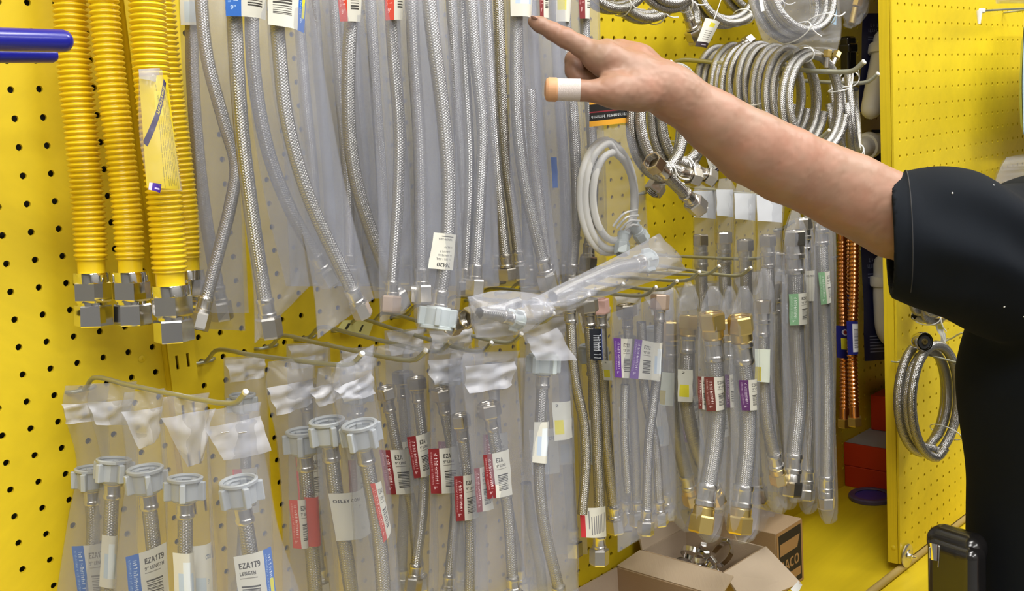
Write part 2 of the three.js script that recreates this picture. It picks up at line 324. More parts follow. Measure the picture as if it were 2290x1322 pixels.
// small print too fine to read: words as rows of letter-sized strokes
const scribble = (g, x, y, w, h, s = 5) => { let r = s * 131; for (let k = 0; k < w;) { r = (r * 1103 + 12345) % 65536; const t = h * (0.18 + 0.3 * (r % 7) / 7); if (r % 6) { g.fillRect(x + k, y - h, t * 0.45, h * (0.6 + 0.4 * (r % 2))); g.fillRect(x + k, y - h * (0.2 + 0.5 * (r % 3) / 3), t, h * 0.2); } k += t + h * 0.16; } };
function stripLabel(key, strip, code, length, { side = 'left', words = 'blue', bar = true, yellow = false } = {}) {
  return print(key, 220, 256, (g, w, h) => {
    const sw = 62, x0 = side === 'left' ? 0 : w - sw, tx = side === 'left' ? sw + 22 : 16;
    g.fillStyle = strip; g.fillRect(x0, 0, sw, h);
    g.save(); g.translate(x0 + sw / 2, h / 2 - 16); g.rotate(-Math.PI / 2); g.textAlign = 'center';
    g.fillStyle = 'rgba(255,255,255,0.82)'; scribble(g, -86, 18, 172, 19, words.length);
    g.fillStyle = 'rgba(255,255,255,0.5)'; scribble(g, -92, -10, 184, 12, 9); g.restore();
    g.fillStyle = 'rgba(255,255,255,0.7)'; g.font = 'bold 22px sans-serif'; g.fillText('9"', x0 + 18, h - 26);
    g.fillStyle = '#26241f'; g.font = 'bold 34px sans-serif'; g.fillText(code, tx, 56); g.font = 'bold 22px sans-serif'; g.fillText(length, tx, 84);
    g.fillStyle = '#8a877c'; g.fillRect(tx, 94, 90, 4);
    if (bar) { g.fillStyle = '#35332e'; g.fillRect(tx + 4, 128, 98, 7); bars(g, tx + 6, 140, 94, 76, code.length + strip.length + strip.charCodeAt(2)); }
    if (yellow) { g.fillStyle = '#e2dc3c'; g.fillRect(w - 34, 118, 26, 96); }
  });
}
const L_ = {
  blue: stripLabel('blue', '#1f66c0', 'EZA1T9', '9" LENGTH'),
  blueRight: stripLabel('blueRight', '#2a6ac4', 'EZA1T9', 'LENGTH', { side: 'right', yellow: true }),
  orange: stripLabel('orange', '#cf3d22', 'EZA419', '7" LENGTH', { words: 'orange' }),
  maroon: stripLabel('maroon', '#7e1f22', 'EZA', '9" LENG', { words: 'maroon' }),
  purple: stripLabel('purple', '#6a3a96', 'EZD2', '12" LEN', { words: 'violet' }),
  green: stripLabel('green', '#86b38a', 'EZA5', '18" LENGTH', { words: 'heater' }),
  plum: stripLabel('plum', '#5e3068', 'EZA4WH', '12" LENGTH', { words: 'heater' }),
  brown: stripLabel('brown', '#6b3026', 'EZA4WH', '12" LENGTH', { words: 'heater', yellow: true }),
  plain: print('plain', 160, 200, (g, w, h) => { g.fillStyle = '#bfcbd4'; g.fillRect(20, 110, 70, 80); g.fillStyle = '#5f6f8a'; g.font = 'bold 22px sans-serif'; g.fillText('CTOR', 92, 50); g.fillStyle = '#7a8aa8'; g.font = '20px sans-serif'; g.fillText('3"', 104, 130); }),
  toilet: print('toilet', 200, 256, (g, w, h) => { g.fillStyle = '#2b2b2b'; g.font = 'bold 24px sans-serif'; g.fillText('OILEY COM', 10, 52); g.font = '20px sans-serif'; g.fillText('7"', 120, 90); g.fillStyle = '#8f8b80'; g.fillText('12', 120, 210); }),
  tallWhite: print('tallWhite', 96, 256, (g, w, h) => { g.fillStyle = '#b9c9dc'; g.fillRect(12, 90, 60, 120); g.fillStyle = '#dfe6ea'; g.fillRect(26, 40, 30, 170); }),
  yellowSpot: print('yellowSpot', 120, 256, (g, w, h) => { g.fillStyle = '#cfcfc4'; g.fillRect(0, 0, w, 120); g.fillStyle = '#dcd23a'; g.fillRect(6, 120, 42, 96); g.fillStyle = '#3a3a34'; g.font = 'bold 26px sans-serif'; g.fillText('2', 14, 34); }),
  paleYellow: print('paleYellow', 120, 256, (g, w, h) => { g.fillStyle = '#dfe6d6'; g.fillRect(0, 0, w, h); g.fillStyle = '#c9b93a'; g.fillRect(0, 140, 24, 110); }),
  upside: print('upside', 200, 256, (g, w, h) => {
    g.translate(w, h); g.rotate(Math.PI); g.fillStyle = '#3c3c3c'; g.font = 'bold 40px sans-serif'; g.fillText('76420', 40, 46);
    g.font = '22px sans-serif'; [80, 107, 134].forEach((y, i) => scribble(g, 36, y, 120 - i * 12, 15, i + 3)); scribble(g, 36, 166, 70, 15, 8); scribble(g, 36, 222, 130, 16, 6); g.fillRect(30, 232, 110, 5);
  }),
  ship: print('ship', 160, 180, (g, w, h) => { g.fillStyle = '#c8343c'; g.fillRect(0, 0, 22, h); g.fillStyle = '#77777c'; for (let k = 0; k < 9; k++) g.fillRect(38 + k * 13, 18 + (k * 37) % 40, 5, 110); }),
  brandStrip: print('brandStrip', 80, 256, (g, w, h) => { g.fillStyle = '#151a26'; g.fillRect(0, 0, w, h); g.fillStyle = '#2b4c9a'; g.fillRect(52, 0, 28, h); g.save(); g.translate(46, h - 16); g.rotate(-Math.PI / 2); g.fillStyle = '#dfe3ea'; scribble(g, 0, 0, 190, 34, 4); g.restore(); }),
  leaflet: print('leaflet', 256, 512, (g, w, h) => {
    g.fillStyle = '#f0d414'; g.fillRect(0, 0, w, h); g.fillStyle = '#8a7a18';
    for (let k = 0; k < 8; k++) for (let y = 40 + (k * 53) % 60; y < h - 30;) { const l = 14 + (k * 31 + y * 7) % 40; g.fillRect(110 + k * 17, y, 4, l); y += l + 5; }
    g.fillStyle = '#efe23f'; g.fillRect(92, 70, 60, 110); g.fillStyle = '#6d611c'; g.save(); g.translate(128, 172); g.rotate(-Math.PI / 2); scribble(g, 0, 0, 90, 13, 4); g.restore();
    g.save(); g.translate(205, 34); g.rotate(Math.PI - 0.95); g.fillStyle = '#2c1458'; g.fillRect(-10, -17, 350, 34); g.fillStyle = '#e6d240'; g.font = 'bold 30px sans-serif'; g.fillText('BrassCraft', 20, 11); g.restore();
  }),
  purpleTab: print('purpleTab', 96, 64, (g, w, h) => { g.fillStyle = '#4a2a9c'; g.fillRect(0, 0, w, h); g.fillStyle = '#d8d0f0'; g.fillRect(0, 0, 20, h); g.fillRect(38, 34, 44, 12); }),
  header: print('header', 512, 256, (g, w, h) => {
    g.fillStyle = '#141312'; g.fillRect(0, 0, w, h); g.fillStyle = '#f0ae33'; g.fillRect(0, 0, w, 52); g.fillRect(0, 206, w, 50);
    g.fillStyle = '#8c2530'; g.fillRect(0, 118, w, 12); g.fillStyle = '#e8eef0'; scribble(g, 210, 98, 210, 32, 6); scribble(g, 20, 182, 370, 26, 11);
  }),
  raco: print('raco', 256, 320, (g, w, h) => {
    g.fillStyle = '#b28b5a'; g.fillRect(0, 0, w, h); g.fillStyle = '#332b1d'; g.fillRect(18, 18, 222, 290);
    g.fillStyle = '#b28b5a'; g.beginPath(); g.moveTo(30, 66); g.lineTo(228, 66); g.lineTo(200, 128); g.lineTo(30, 128); g.fill(); g.font = 'bold 72px sans-serif'; g.fillText('RACO', 26, 212); g.fillRect(60, 236, 168, 44);
  }, 0.85),
  copperTag: print('copperTag', 128, 256, (g, w, h) => { g.fillStyle = '#1c2170'; g.fillRect(0, 0, w, h); g.fillStyle = '#d8d238'; g.fillRect(24, 96, 64, 90); g.fillStyle = '#cfd3e6'; g.beginPath(); g.arc(56, 50, 26, 0, 7); g.fill(); g.fillStyle = '#8a2a30'; g.beginPath(); g.arc(56, 50, 16, 0, 7); g.fill(); }),
  copperBar: print('copperBar', 128, 256, (g, w, h) => { g.fillStyle = '#1c2170'; g.fillRect(0, 0, w, h); g.fillStyle = '#d4d6dc'; g.fillRect(30, 20, 76, 216); g.fillStyle = '#4a4a58'; bars(g, 40, 60, 50, 150, 9); }),
  drain: print('drain', 256, 512, (g, w, h) => { g.fillStyle = '#161b4a'; g.fillRect(0, 0, w, h); g.fillStyle = '#8a90b0'; scribble(g, 30, 70, 120, 18, 3); scribble(g, 30, 98, 100, 18, 7); g.font = '16px sans-serif'; for (let k = 0; k < 6; k++) g.fillRect(30, 400 + k * 14, 90 + (k * 37) % 60, 5); g.fillRect(30, 120, 120, 5); g.fillRect(30, 134, 96, 5); }),
  bulbTag: print('bulbTag', 128, 220, (g, w, h) => { g.fillStyle = '#d9d8cf'; g.fillRect(0, 0, w, h); g.fillStyle = '#d8cf3a'; g.fillRect(44, 24, 44, 34); g.fillStyle = '#6a665e'; for (let k = 0; k < 5; k++) g.fillRect(30, 90 + k * 16, 60, 5); g.fillStyle = '#2c2128'; g.fillRect(0, 180, w, 40); g.fillStyle = '#a8a0b0'; g.fillRect(40, 196, 50, 8); }),
  ribbon: print('ribbon', 64, 200, (g, w, h) => { g.fillStyle = '#e4e2d6'; g.fillRect(0, 0, w, h); g.fillStyle = '#d8d060'; g.fillRect(10, 10, 40, 40); g.fillStyle = '#8d6aa0'; g.fillRect(0, 164, w, 36); }),
  photoBox: print('photoBox', 256, 256, (g, w, h) => { g.fillStyle = '#a5a3a6'; g.fillRect(0, 0, w, h); g.fillStyle = '#2a2a2c'; g.font = 'bold 64px sans-serif'; g.fillText('Pho', 120, 190); scribble(g, 20, 60, 90, 14, 5); }, 0.6),
};

const LIFT = { 'bags with blue labels on the outermost hook': 42, 'bags with orange-red labels on one hook': 56, 'bags with maroon labels on neighbouring hooks': 26 };   // film that reaches up to the hook
// one hose in its bag. All outlines are read on the plane z = o.z (metres in front of the board)
function bagged(label, group, o) {
  const z = o.z, zb = o.zb ?? z, zAt = v => z, pt = ([u, v], dz = 0) => P(u, v, z + dz);
  const nL = o.L.length, tilt = (list, dz = 0) => list.map(([u, v], i) => P(u, v, z + (zb - z) * i / (list.length - 1) + dz));
  const lift = LIFT[group] ?? 0, up1 = q => lift ? [[q[0][0] + 6, q[0][1] - lift], ...q] : q;
  const L = tilt(up1(o.L)), R = tilt(up1(o.R)), top = L[0].clone().lerp(R[0], 0.5);
  const t = thing(o.name ?? 'bagged_connector', label, o.cat ?? 'bagged hose', top, group);
  for (const h of o.hoses ?? [o]) if (h.hose) {
    const pts = tilt(h.hose, h.dz ?? 0), r = metres(h.w, pts[0]) / 2;
    hosePart(t, pts, r, h.top, h.bot, { ts: h.ts, bs: h.bs });
  }
  for (const l of o.tags ?? []) part('label', sheet(l.q.map(q => P(q[0], q[1], z + (zb - z) * 0.5 + (l.dz ?? 0.0075))), { bow: l.bow ?? 0.004, wave: l.wave ?? 0.001, seed: label.length }), l.m, t);
  if (o.L.length) part('plastic_bag', pouch(L, R, { bulge: o.bulge ?? (/ing/i.test(o.top ?? '') ? 0.019 : 0.011), seed: o.seed ?? label.length * 0.37 + o.L[0][0] * 0.011, crease: o.crease ?? 0.0022, nv: o.nv ?? 36 }), o.film ?? M.film, t);
  for (const f of o.flaps ?? []) {
    const fl = part('folded_flap', sheet(f.q.map(q => P(q[0], q[1], z + (f.dz ?? 0.014))), { bow: f.bow ?? 0.004, wave: f.wave ?? 0.006, nu: 12, nv: 10, seed: f.q[0][0] * 0.013 }), M.flap, t);
    for (const [u, v] of f.staples ?? []) { const a = P(u - 8, v + 1, z + (f.dz ?? 0.014) + 0.006), b = P(u + 8, v - 1, z + (f.dz ?? 0.014) + 0.006); part('staple', wire([a, b], 0.0005, 6), M.steel, fl); }
  }
  return t;
}
// a pegboard hook: two pegs and cross bar on the board, arm, raised tip
function hook(label, x, y, tip, { r = 0.0022, mat = M.zinc, z0 = 0, group = 'wire hooks in the pegboard' } = {}) {
  const t = thing('peg_hook', label, 'hook', V(x, y, z0), group), lift = 0.014;
  const bend = V(x, tip.y - 0.012, tip.z - 0.017);
  part('arm', wire([V(x, y, z0 - 0.006), V(x, y, z0 + 0.006), V(x, y + 0.005, z0 + 0.016), V(x, y + lift, z0 + 0.03), V(x, y + lift, z0 + 0.04).lerp(bend, 0.3), bend.clone().lerp(V(x, y + lift, z0 + 0.04), 0.06), bend.clone().lerp(tip, 0.25), tip.clone()], r, 10), mat, t);
  part('cross_bar', wire([V(x - 0.0127, y, z0 - 0.006), V(x - 0.0127, y, z0 + 0.004), V(x - 0.006, y, z0 + 0.007), V(x + 0.006, y, z0 + 0.007), V(x + 0.0127, y, z0 + 0.004), V(x + 0.0127, y, z0 - 0.006)], r * 0.9, 8), mat, t);
  const d = tip.clone().sub(bend).normalize();
  part('cut_end', aim(lathe([[0, 0.0008], [r * 0.9, 0.0006], [r * 1.12, 0], [r * 1.12, -0.002], [0, -0.002]], 12), tip.clone().addScaledVector(d, r * 0.7), d), M.zincEnd, t, 'bright cut wire end');
  return t;
}

// ------------------------------------------------------------------ yellow corrugated gas connectors
function gasConnector(label, z, axis, widthPx, nutTop, nutScale = 1) {
  const pts = axis.map(([u, v]) => P(u, v, z)), up = pts[0].clone().add(pts[0].clone().sub(pts[1]).normalize().multiplyScalar(0.25));
  const c = spline([up, ...pts]), len = c.getLength(), r = metres(widthPx, pts[1]) / 2, pitch = 0.00475, n = Math.round(len / pitch), prof = [];
  const t = thing('gas_connector', label, 'gas hose', pts[0].clone(), 'yellow corrugated gas connectors');
  // rings: a tube whose radius swells once per corrugation
  const S = 20, per = 6, pos = [], idx = [], rows = n * per + 1, frames = c.computeFrenetFrames(rows - 1, false);
  for (let j = 0; j < rows; j++) {
    const tt = j / (rows - 1), p = c.getPointAt(tt), k = (j % per) / per, tail = (1 - tt) * len;
    const rr = tail < 0.012 ? r * 0.80 : r * (0.80 + 0.20 * Math.pow(0.5 - 0.5 * Math.cos(2 * Math.PI * k), 0.7));
    for (let i = 0; i < S; i++) { const a = i * 2 * Math.PI / S, d = frames.normals[j].clone().multiplyScalar(Math.cos(a) * rr).addScaledVector(frames.binormals[j], Math.sin(a) * rr).add(p); pos.push(d.x, d.y, d.z); }
  }
  for (let j = 0; j < rows - 1; j++) for (let i = 0; i < S; i++) { const a = j * S + i, b = j * S + (i + 1) % S; idx.push(a, b, a + S, b, b + S, a + S); }
  const g = new THREE.BufferGeometry(); g.setAttribute('position', new THREE.Float32BufferAttribute(pos, 3)); g.setIndex(idx); g.computeVertexNormals();
  part('corrugated_tube', g, M.yellowHose, t);
  const end = c.getPoint(1), dir = c.getTangent(1), q = nutScale * r;
  part('collar_ring', aim(lathe([[q * 0.7, -0.001], [q * 1.14, -0.001], [q * 1.18, 0.001], [q * 1.18, q * 0.62], [0, q * 0.62]], 28), end, dir), M.chrome, t, 'chrome collar');
  part('hex_nut', aim(lathe([[0, q * 0.5], [q * 1.16, q * 0.5], [q * 1.33, q * 0.62], [q * 1.33, q * 1.75], [q * 1.18, q * 1.9], [0, q * 1.9]], 6, true), end, dir, 0.35), M.chrome, t, 'large chrome hex nut');
  part('neck', aim(lathe([[q * 1.0, q * 1.85], [q * 0.98, q * 2.15], [0, q * 2.15]], 24), end, dir), M.chrome, t);
  part('end_nut', aim(lathe([[0, q * 2.1], [q * 1.16, q * 2.1], [q * 1.22, q * 2.2], [q * 1.26, q * 3.45], [q * 1.2, q * 3.52], [q * 0.9, q * 3.52], [q * 0.86, q * 2.6], [0, q * 2.6]], 6, true), end, dir, 0.1), M.chrome, t, 'chrome end nut');
  return t;
}
gasConnector('yellow gas connector hanging straight beside the open pegboard holes', 0.045, [[152, -60], [166, 150], [185, 330], [200, 500], [205, 612]], 76, 0, 0.9);
gasConnector('yellow gas connector between the outer hose and the one with the leaflet bag', 0.08, [[226, -60], [246, 150], [268, 330], [286, 500], [292, 610]], 68, 0, 1.0);
gasConnector('yellow gas connector mostly hidden behind the one with the leaflet bag', 0.085, [[352, -60], [372, 150], [395, 330], [414, 500], [420, 606]], 66, 0, 0.95);
gasConnector('yellow gas connector carrying a clear leaflet bag, hanging lowest', 0.125, [[325, -60], [337, 150], [356, 330], [372, 500], [382, 640]], 82, 0, 0.89);
{
  const z = 0.165, q = [[312, 155], [362, 155], [402, 425], [338, 425]].map(([u, v]) => P(u, v, z));
  const t = thing('leaflet_bag', 'clear bag with a yellow instruction leaflet and purple stripe on a gas hose', 'leaflet bag', q[0].clone());
  part('leaflet', sheet([[311, 172], [374, 168], [404, 424], [328, 420]].map(([u, v]) => P(u, v, z)), { bow: 0.006 }), L_.leaflet, t, 'yellow printed leaflet');
  part('white_top_tape', sheet([[310, 155], [358, 152], [352, 186], [312, 176]].map(([u, v]) => P(u, v, z + 0.004)), { bow: 0.004 }), M.flap, t, 'cloudy white tape');
  part('purple_tab', sheet([[334, 408], [362, 412], [358, 432], [332, 424]].map(([u, v]) => P(u, v, z + 0.005)), { bow: 0.002 }), L_.purpleTab, t, 'purple printed tab');
  part('plastic_bag', pouch([[310, 156], [312, 300], [332, 425]].map(([u, v]) => P(u, v, z + 0.002)), [[362, 156], [388, 300], [408, 428]].map(([u, v]) => P(u, v, z + 0.002)), { bulge: 0.008, seed: 3 }), M.filmClear, t);
}
// blue coated bar at the edge of the frame
{
  const z = 0.17, a = P(-160, 84, z), b = P(160, 92, z), r = metres(50, b) / 2;
  const t = thing('blue_bar_holder', 'blue plastic coated bar with a rounded end in front of the pegboard', 'tool handle', a.clone());
  const g = lathe([[0, 0], [r * 0.6, r * 0.08], [r * 0.88, r * 0.35], [r, r * 0.8], [r, a.distanceTo(b)]], 28);
  part('upper_bar', aim(g, b, a.clone().sub(b)), M.blueGrip, t);
  const c = P(-160, 122, z - 0.03), d = P(128, 124, z - 0.03), r2 = metres(34, d) / 2;
  part('lower_bar', aim(lathe([[0, 0], [r2 * 0.7, r2 * 0.15], [r2, r2 * 0.7], [r2, c.distanceTo(d)]], 24), d, c.clone().sub(d)), M.blueGrip, t);
  part('wall_bracket', box(a.x - 0.02, a.x, c.y - 0.02, a.y + 0.02, 0.0005, z), M.zinc, t);
}

// ------------------------------------------------------------------ wire hooks
const HY = Y0 - 0.279;
const HOOKS = [['outermost wire hook over the bags with blue labels', 0.05, 548, 878], ['wire hook over the bags with orange-red labels', 0.178, 809, 792], ['wire hook over the bags with maroon labels, beside the orange-label hook', 0.2554, 951, 785],
  ['second wire hook over the bags with maroon labels', 0.306, 1006, 766], ['third wire hook over the bags with maroon labels', 0.357, 1098, 768], ['wire hook beside the bag with the pale closet nut', 0.395, 1165, 748], ['wire hook just behind the pale closet nut bag', 0.446, 1237, 702],
  ['wire hook under the loosely lying bag', 0.505, 1316, 660], ['wire hook over the bare dark hoses', 0.566, 1393, 636], ['wire hook over the bag with purple labels', 0.624, 1466, 643], ['wire hook beside the purple-label hook', 0.668, 1513, 629],
  ['wire hook over the brass nut connectors, next to the purple bag', 0.713, 1563, 609], ['middle wire hook over the brass nut connectors', 0.757, 1607, 596], ['wire hook over the brass nut connectors, next to the green labels', 0.83, 1678, 600], ['raised wire hook above the brass nut connectors', 0.884, 1726, 560]];
for (const [label, x, u, v] of HOOKS) hook(label, x, HY, PX(u, v, x));
// hooks above the frame that carry the long bags
const HU = Y0 + 0.26;
[['hanging bags nearest the yellow gas hoses', 0.15], ['bag with the copper coloured nut', 0.25], ['bag with the white printed card', 0.3], ['bare dark braided hoses', 0.36], ['bag the finger points at', 0.43], ['long bags behind the hand', 0.5]].forEach(([what, x]) => hook(`wire hook above carrying the ${what}`, x, HU, V(x, HU + 0.03, 0.29)));
const HN = Y0 - 0.12;
hook('wire hook carrying the long bags with green labels', 0.95, HN, V(0.95, HN + 0.02, 0.3));

// ------------------------------------------------------------------ long bags in the upper row
const UP = 'long bagged connectors in the upper row', LOW = 'bagged connectors on the lower hooks';
bagged('hazy bag hanging closest to the yellow gas hoses, ghostly hose with a dark nut', UP, { z: 0.075, L: [[395, -90], [410, 200], [430, 480], [452, 735]], R: [[520, -90], [530, 200], [540, 480], [548, 740]], hose: [[428, -60], [432, 200], [455, 450], [486, 640]], w: 30, bot: 'hex', tags: [{ q: [[400, -60], [452, -60], [462, 58], [404, 56]], m: L_.plain }] });
bagged('hazy bag whose hose bends back under toward the gas hose nuts', UP, { z: 0.115, L: [[420, -90], [430, 200], [442, 450], [450, 700]], R: [[520, -90], [530, 200], [545, 450], [556, 700]], hose: [[446, -60], [462, 120], [500, 270], [527, 370], [515, 460], [490, 560], [462, 665]], w: 30, bot: 'hex', bs: 0.9 });
bagged('long bag with a hazy hose, between the two blue-label bags', UP, { z: 0.14, L: [[540, -90], [556, 200], [590, 430], [640, 640]], R: [[625, -90], [650, 200], [705, 430], [770, 640]], hose: [[562, -60], [568, 160], [600, 340], [650, 470], [705, 570]], w: 32, bot: 'hex' });
bagged('long bag with a nearly straight braided hose and white label, torn open corner below', UP, { z: 0.19, L: [[498, -90], [515, 200], [545, 480], [566, 640], [570, 768]], R: [[598, -90], [628, 200], [655, 400], [680, 560], [692, 640]], hose: [[520, -70], [528, 120], [541, 300], [566, 500], [592, 668]], w: 35, bot: 'hex', tags: [{ q: [[500, -120], [600, -110], [594, 45], [505, 36]], m: L_.blue, bow: 0.008 }], crease: 0.003 });
bagged('wide long bag with a hose swinging outward to its corner, blue edged white label', UP, { z: 0.245, L: [[590, -90], [610, 200], [655, 420], [700, 640], [711, 758]], R: [[680, -90], [722, 150], [772, 420], [815, 590], [836, 668]], hose: [[612, -70], [624, 110], [642, 270], [690, 440], [785, 645]], w: 33, bot: 'hex', bs: 0.85, tags: [{ q: [[596, -120], [692, -110], [680, 74], [600, 55]], m: L_.blueRight, bow: 0.006 }], crease: 0.003 });
bagged('long bag with a red edged label and a hose curving behind the copper nut bag', UP, { z: 0.19, L: [[706, -90], [748, 200], [790, 450], [838, 668]], R: [[800, -90], [830, 200], [860, 450], [900, 668]], hose: [[796, -70], [780, 130], [782, 300], [800, 420], [838, 540], [870, 620]], w: 31, bot: 'hex', tags: [{ q: [[746, -120], [812, -120], [806, 50], [760, 48]], m: L_.orange }] });
bagged('long narrow bag with a hose ending in a copper coloured nut', UP, { z: 0.243, L: [[806, -90], [835, 250], [845, 480], [847, 640], [850, 722]], R: [[888, -90], [908, 250], [919, 480], [921, 640], [906, 700]], hose: [[868, -70], [878, 110], [892, 290], [890, 440], [878, 628]], w: 27, bot: 'copper', bs: 1.05, tags: [{ q: [[856, -120], [906, -120], [900, 46], [862, 46]], m: L_.orange, bow: 0.007 }] });
bagged('hazy bag with a pale hose behind the card bag', UP, { z: 0.2, L: [[880, -90], [905, 200], [915, 450], [920, 640]], R: [[960, -90], [985, 200], [990, 450], [994, 640]], hose: [[918, -70], [926, 130], [938, 320], [942, 600]], w: 30, bot: 'hex' });
bagged('long bag with an upside-down white printed card and pale blue closet nut', UP, { z: 0.275, L: [[900, -90], [928, 250], [934, 480], [930, 660], [934, 745]], R: [[985, -90], [1006, 250], [1020, 480], [1021, 660], [1012, 752]], hose: [[952, -70], [968, 80], [990, 250], [1003, 420], [998, 560], [986, 650]], w: 33, bot: 'paleWing', bs: 0.8, tags: [{ q: [[970, 520], [1020, 525], [1013, 605], [957, 600]], m: L_.upside, bow: 0.003, dz: 0.016 }], bulge: 0.02 });
bagged('long bag with two hoses, one of them bare of any label, beside the dark hoses', UP, { z: 0.235, L: [[1010, -90], [1018, 250], [1020, 480], [1030, 650]], R: [[1098, -90], [1108, 250], [1113, 480], [1116, 640]], hoses: [{ hose: [[1048, -70], [1062, 120], [1079, 290], [1074, 440], [1065, 592]], w: 27, bot: 'hex' }, { hose: [[1030, -70], [1040, 150], [1050, 380], [1042, 600]], w: 24, bot: 'hex', dz: -0.012 }] });
{
  const mk = (label, z, pts, w, bot) => { const a = pts.map(([u, v]) => P(u, v, z)), t = thing('braided_connector', label, 'hose', a[0].clone(), 'bare braided hoses'); hosePart(t, a, metres(w, a[1]) / 2, 'none', bot); };
  mk('bare braided hose with an open nut, hanging between two milky bags', 0.21, [[1082, -90], [1090, 40], [1100, 220], [1113, 400], [1130, 568]], 25, 'open');
  mk('bare braided hose hanging close behind another bare hose', 0.18, [[1112, -90], [1116, 40], [1121, 200], [1130, 350], [1148, 480], [1158, 560]], 25, 'hex');
}
bagged('long bag with a white label at which the index finger points', UP, { z: 0.228, L: [[1130, -90], [1138, 200], [1142, 420], [1160, 600], [1168, 690]], R: [[1190, -90], [1212, 200], [1228, 420], [1245, 560], [1256, 640]], hose: [[1158, -70], [1154, 120], [1158, 280], [1178, 430], [1213, 578]], w: 29, bot: 'hex', tags: [{ q: [[1138, -120], [1196, -120], [1188, 42], [1142, 36]], m: L_.tallWhite, bow: 0.008 }] });
bagged('hazy bag with a slanted inner hose and a small blue strip below the thumb', UP, { z: 0.198, L: [[1180, -90], [1196, 200], [1208, 420], [1215, 620]], R: [[1262, -90], [1268, 200], [1275, 420], [1280, 610]], hose: [[1186, 200], [1192, 330], [1208, 470], [1224, 590]], w: 26, bot: 'hex', tags: [{ q: [[1232, 352], [1245, 352], [1248, 420], [1236, 420]], m: std(0.06, 0.16, 0.5) , bow: 0.001 }, { q: [[1205, -100], [1228, -100], [1228, 40], [1208, 40]], m: L_.maroon, bow: 0.002 }] });
bagged('long bag with a white label behind the index finger', UP, { z: 0.166, L: [[1228, -90], [1240, 200], [1250, 420], [1256, 640]], R: [[1290, -90], [1300, 200], [1308, 420], [1312, 620]], hose: [[1258, -70], [1268, 110], [1284, 300], [1289, 440], [1280, 590]], w: 27, bot: 'hex', tags: [{ q: [[1240, -120], [1286, -120], [1274, 52], [1244, 48]], m: L_.yellowSpot, bow: 0.007 }] });
bagged('slim long bag with a maroon cornered label, beside the bagged white coil', UP, { z: 0.15, L: [[1292, -90], [1300, 200], [1308, 400], [1312, 590]], R: [[1334, -90], [1342, 200], [1350, 400], [1356, 590]], hose: [[1302, -70], [1310, 110], [1322, 280], [1327, 420], [1318, 545]], w: 24, bot: 'hex', tags: [{ q: [[1288, -120], [1324, -120], [1318, 44], [1296, 42]], m: L_.maroon, bow: 0.006 }] });

// ------------------------------------------------------------------ blue label bags on the outermost hook
const GA = 'bags with blue labels on the outermost hook';
bagged('blue-label bag tucked against the pegboard', GA, { z: 0.03, L: [[140, 905], [172, 1040], [152, 1160], [126, 1330], [112, 1440]], R: [[240, 900], [246, 1040], [250, 1160], [262, 1330], [270, 1440]], hose: [[206, 1128], [208, 1200], [196, 1300], [190, 1420]], w: 30, top: 'wing', tags: [{ q: [[160, 1222], [240, 1212], [250, 1350], [178, 1355]], m: L_.blue }], flaps: [{ q: [[140, 905], [236, 895], [230, 935], [150, 950]] }] });
bagged('blue-label bag second from the pegboard, pale wrap sticker on its hose', GA, { z: 0.07, L: [[196, 900], [226, 1035], [206, 1180], [190, 1330], [180, 1440]], R: [[300, 895], [306, 1035], [306, 1180], [316, 1330], [322, 1440]], hose: [[250, 1115], [246, 1190], [240, 1300], [236, 1420]], w: 32, top: 'wing', tags: [{ q: [[228, 1196], [264, 1194], [260, 1312], [222, 1312]], m: L_.tallWhite, bow: 0.008 }], flaps: [{ q: [[196, 900], [296, 892], [290, 950], [214, 950]] }] });
bagged('blue-label bag in the middle of its hook, label reading EZA1T9 beside a blue strip', GA, { z: 0.12, L: [[272, 920], [282, 1040], [268, 1180], [252, 1330], [244, 1440]], R: [[362, 910], [372, 1040], [374, 1180], [376, 1330], [380, 1440]], hose: [[334, 1138], [342, 1210], [348, 1300], [350, 1420]], w: 34, top: 'wing', tags: [{ q: [[280, 1246], [372, 1212], [380, 1350], [292, 1368]], m: L_.blue }], flaps: [{ q: [[272, 922], [362, 908], [352, 980], [312, 1005]] }] });
bagged('blue-label bag with an upright grey nut, beside the stapled foremost bag', GA, { z: 0.185, L: [[358, 930], [366, 1080], [372, 1200], [378, 1330], [384, 1440]], R: [[462, 920], [470, 1080], [476, 1200], [486, 1330], [494, 1440]], hose: [[414, 1158], [414, 1230], [412, 1320], [412, 1430]], w: 33, top: 'wing', tags: [{ q: [[428, 1222], [472, 1212], [478, 1350], [432, 1350]], m: L_.plain, dz: 0.002 }, { q: [[386, 1236], [434, 1230], [438, 1360], [392, 1364]], m: L_.tallWhite, bow: 0.009 }], flaps: [{ q: [[360, 935], [478, 912], [452, 1030], [420, 1045]] }] });
bagged('foremost blue-label bag with a stapled white flap and open grey nut', GA, { z: 0.265, L: [[462, 960], [466, 1080], [470, 1200], [476, 1330], [480, 1440]], R: [[578, 940], [600, 1060], [622, 1180], [672, 1330], [704, 1440]], hose: [[548, 1168], [558, 1230], [572, 1330], [580, 1430]], w: 36, top: 'wing', tags: [{ q: [[522, 1246], [606, 1222], [622, 1370], [540, 1380]], m: L_.blueRight }], flaps: [{ q: [[456, 956], [582, 930], [607, 1008], [500, 1030]], staples: [[503, 967], [543, 967]], wave: 0.003 }] });

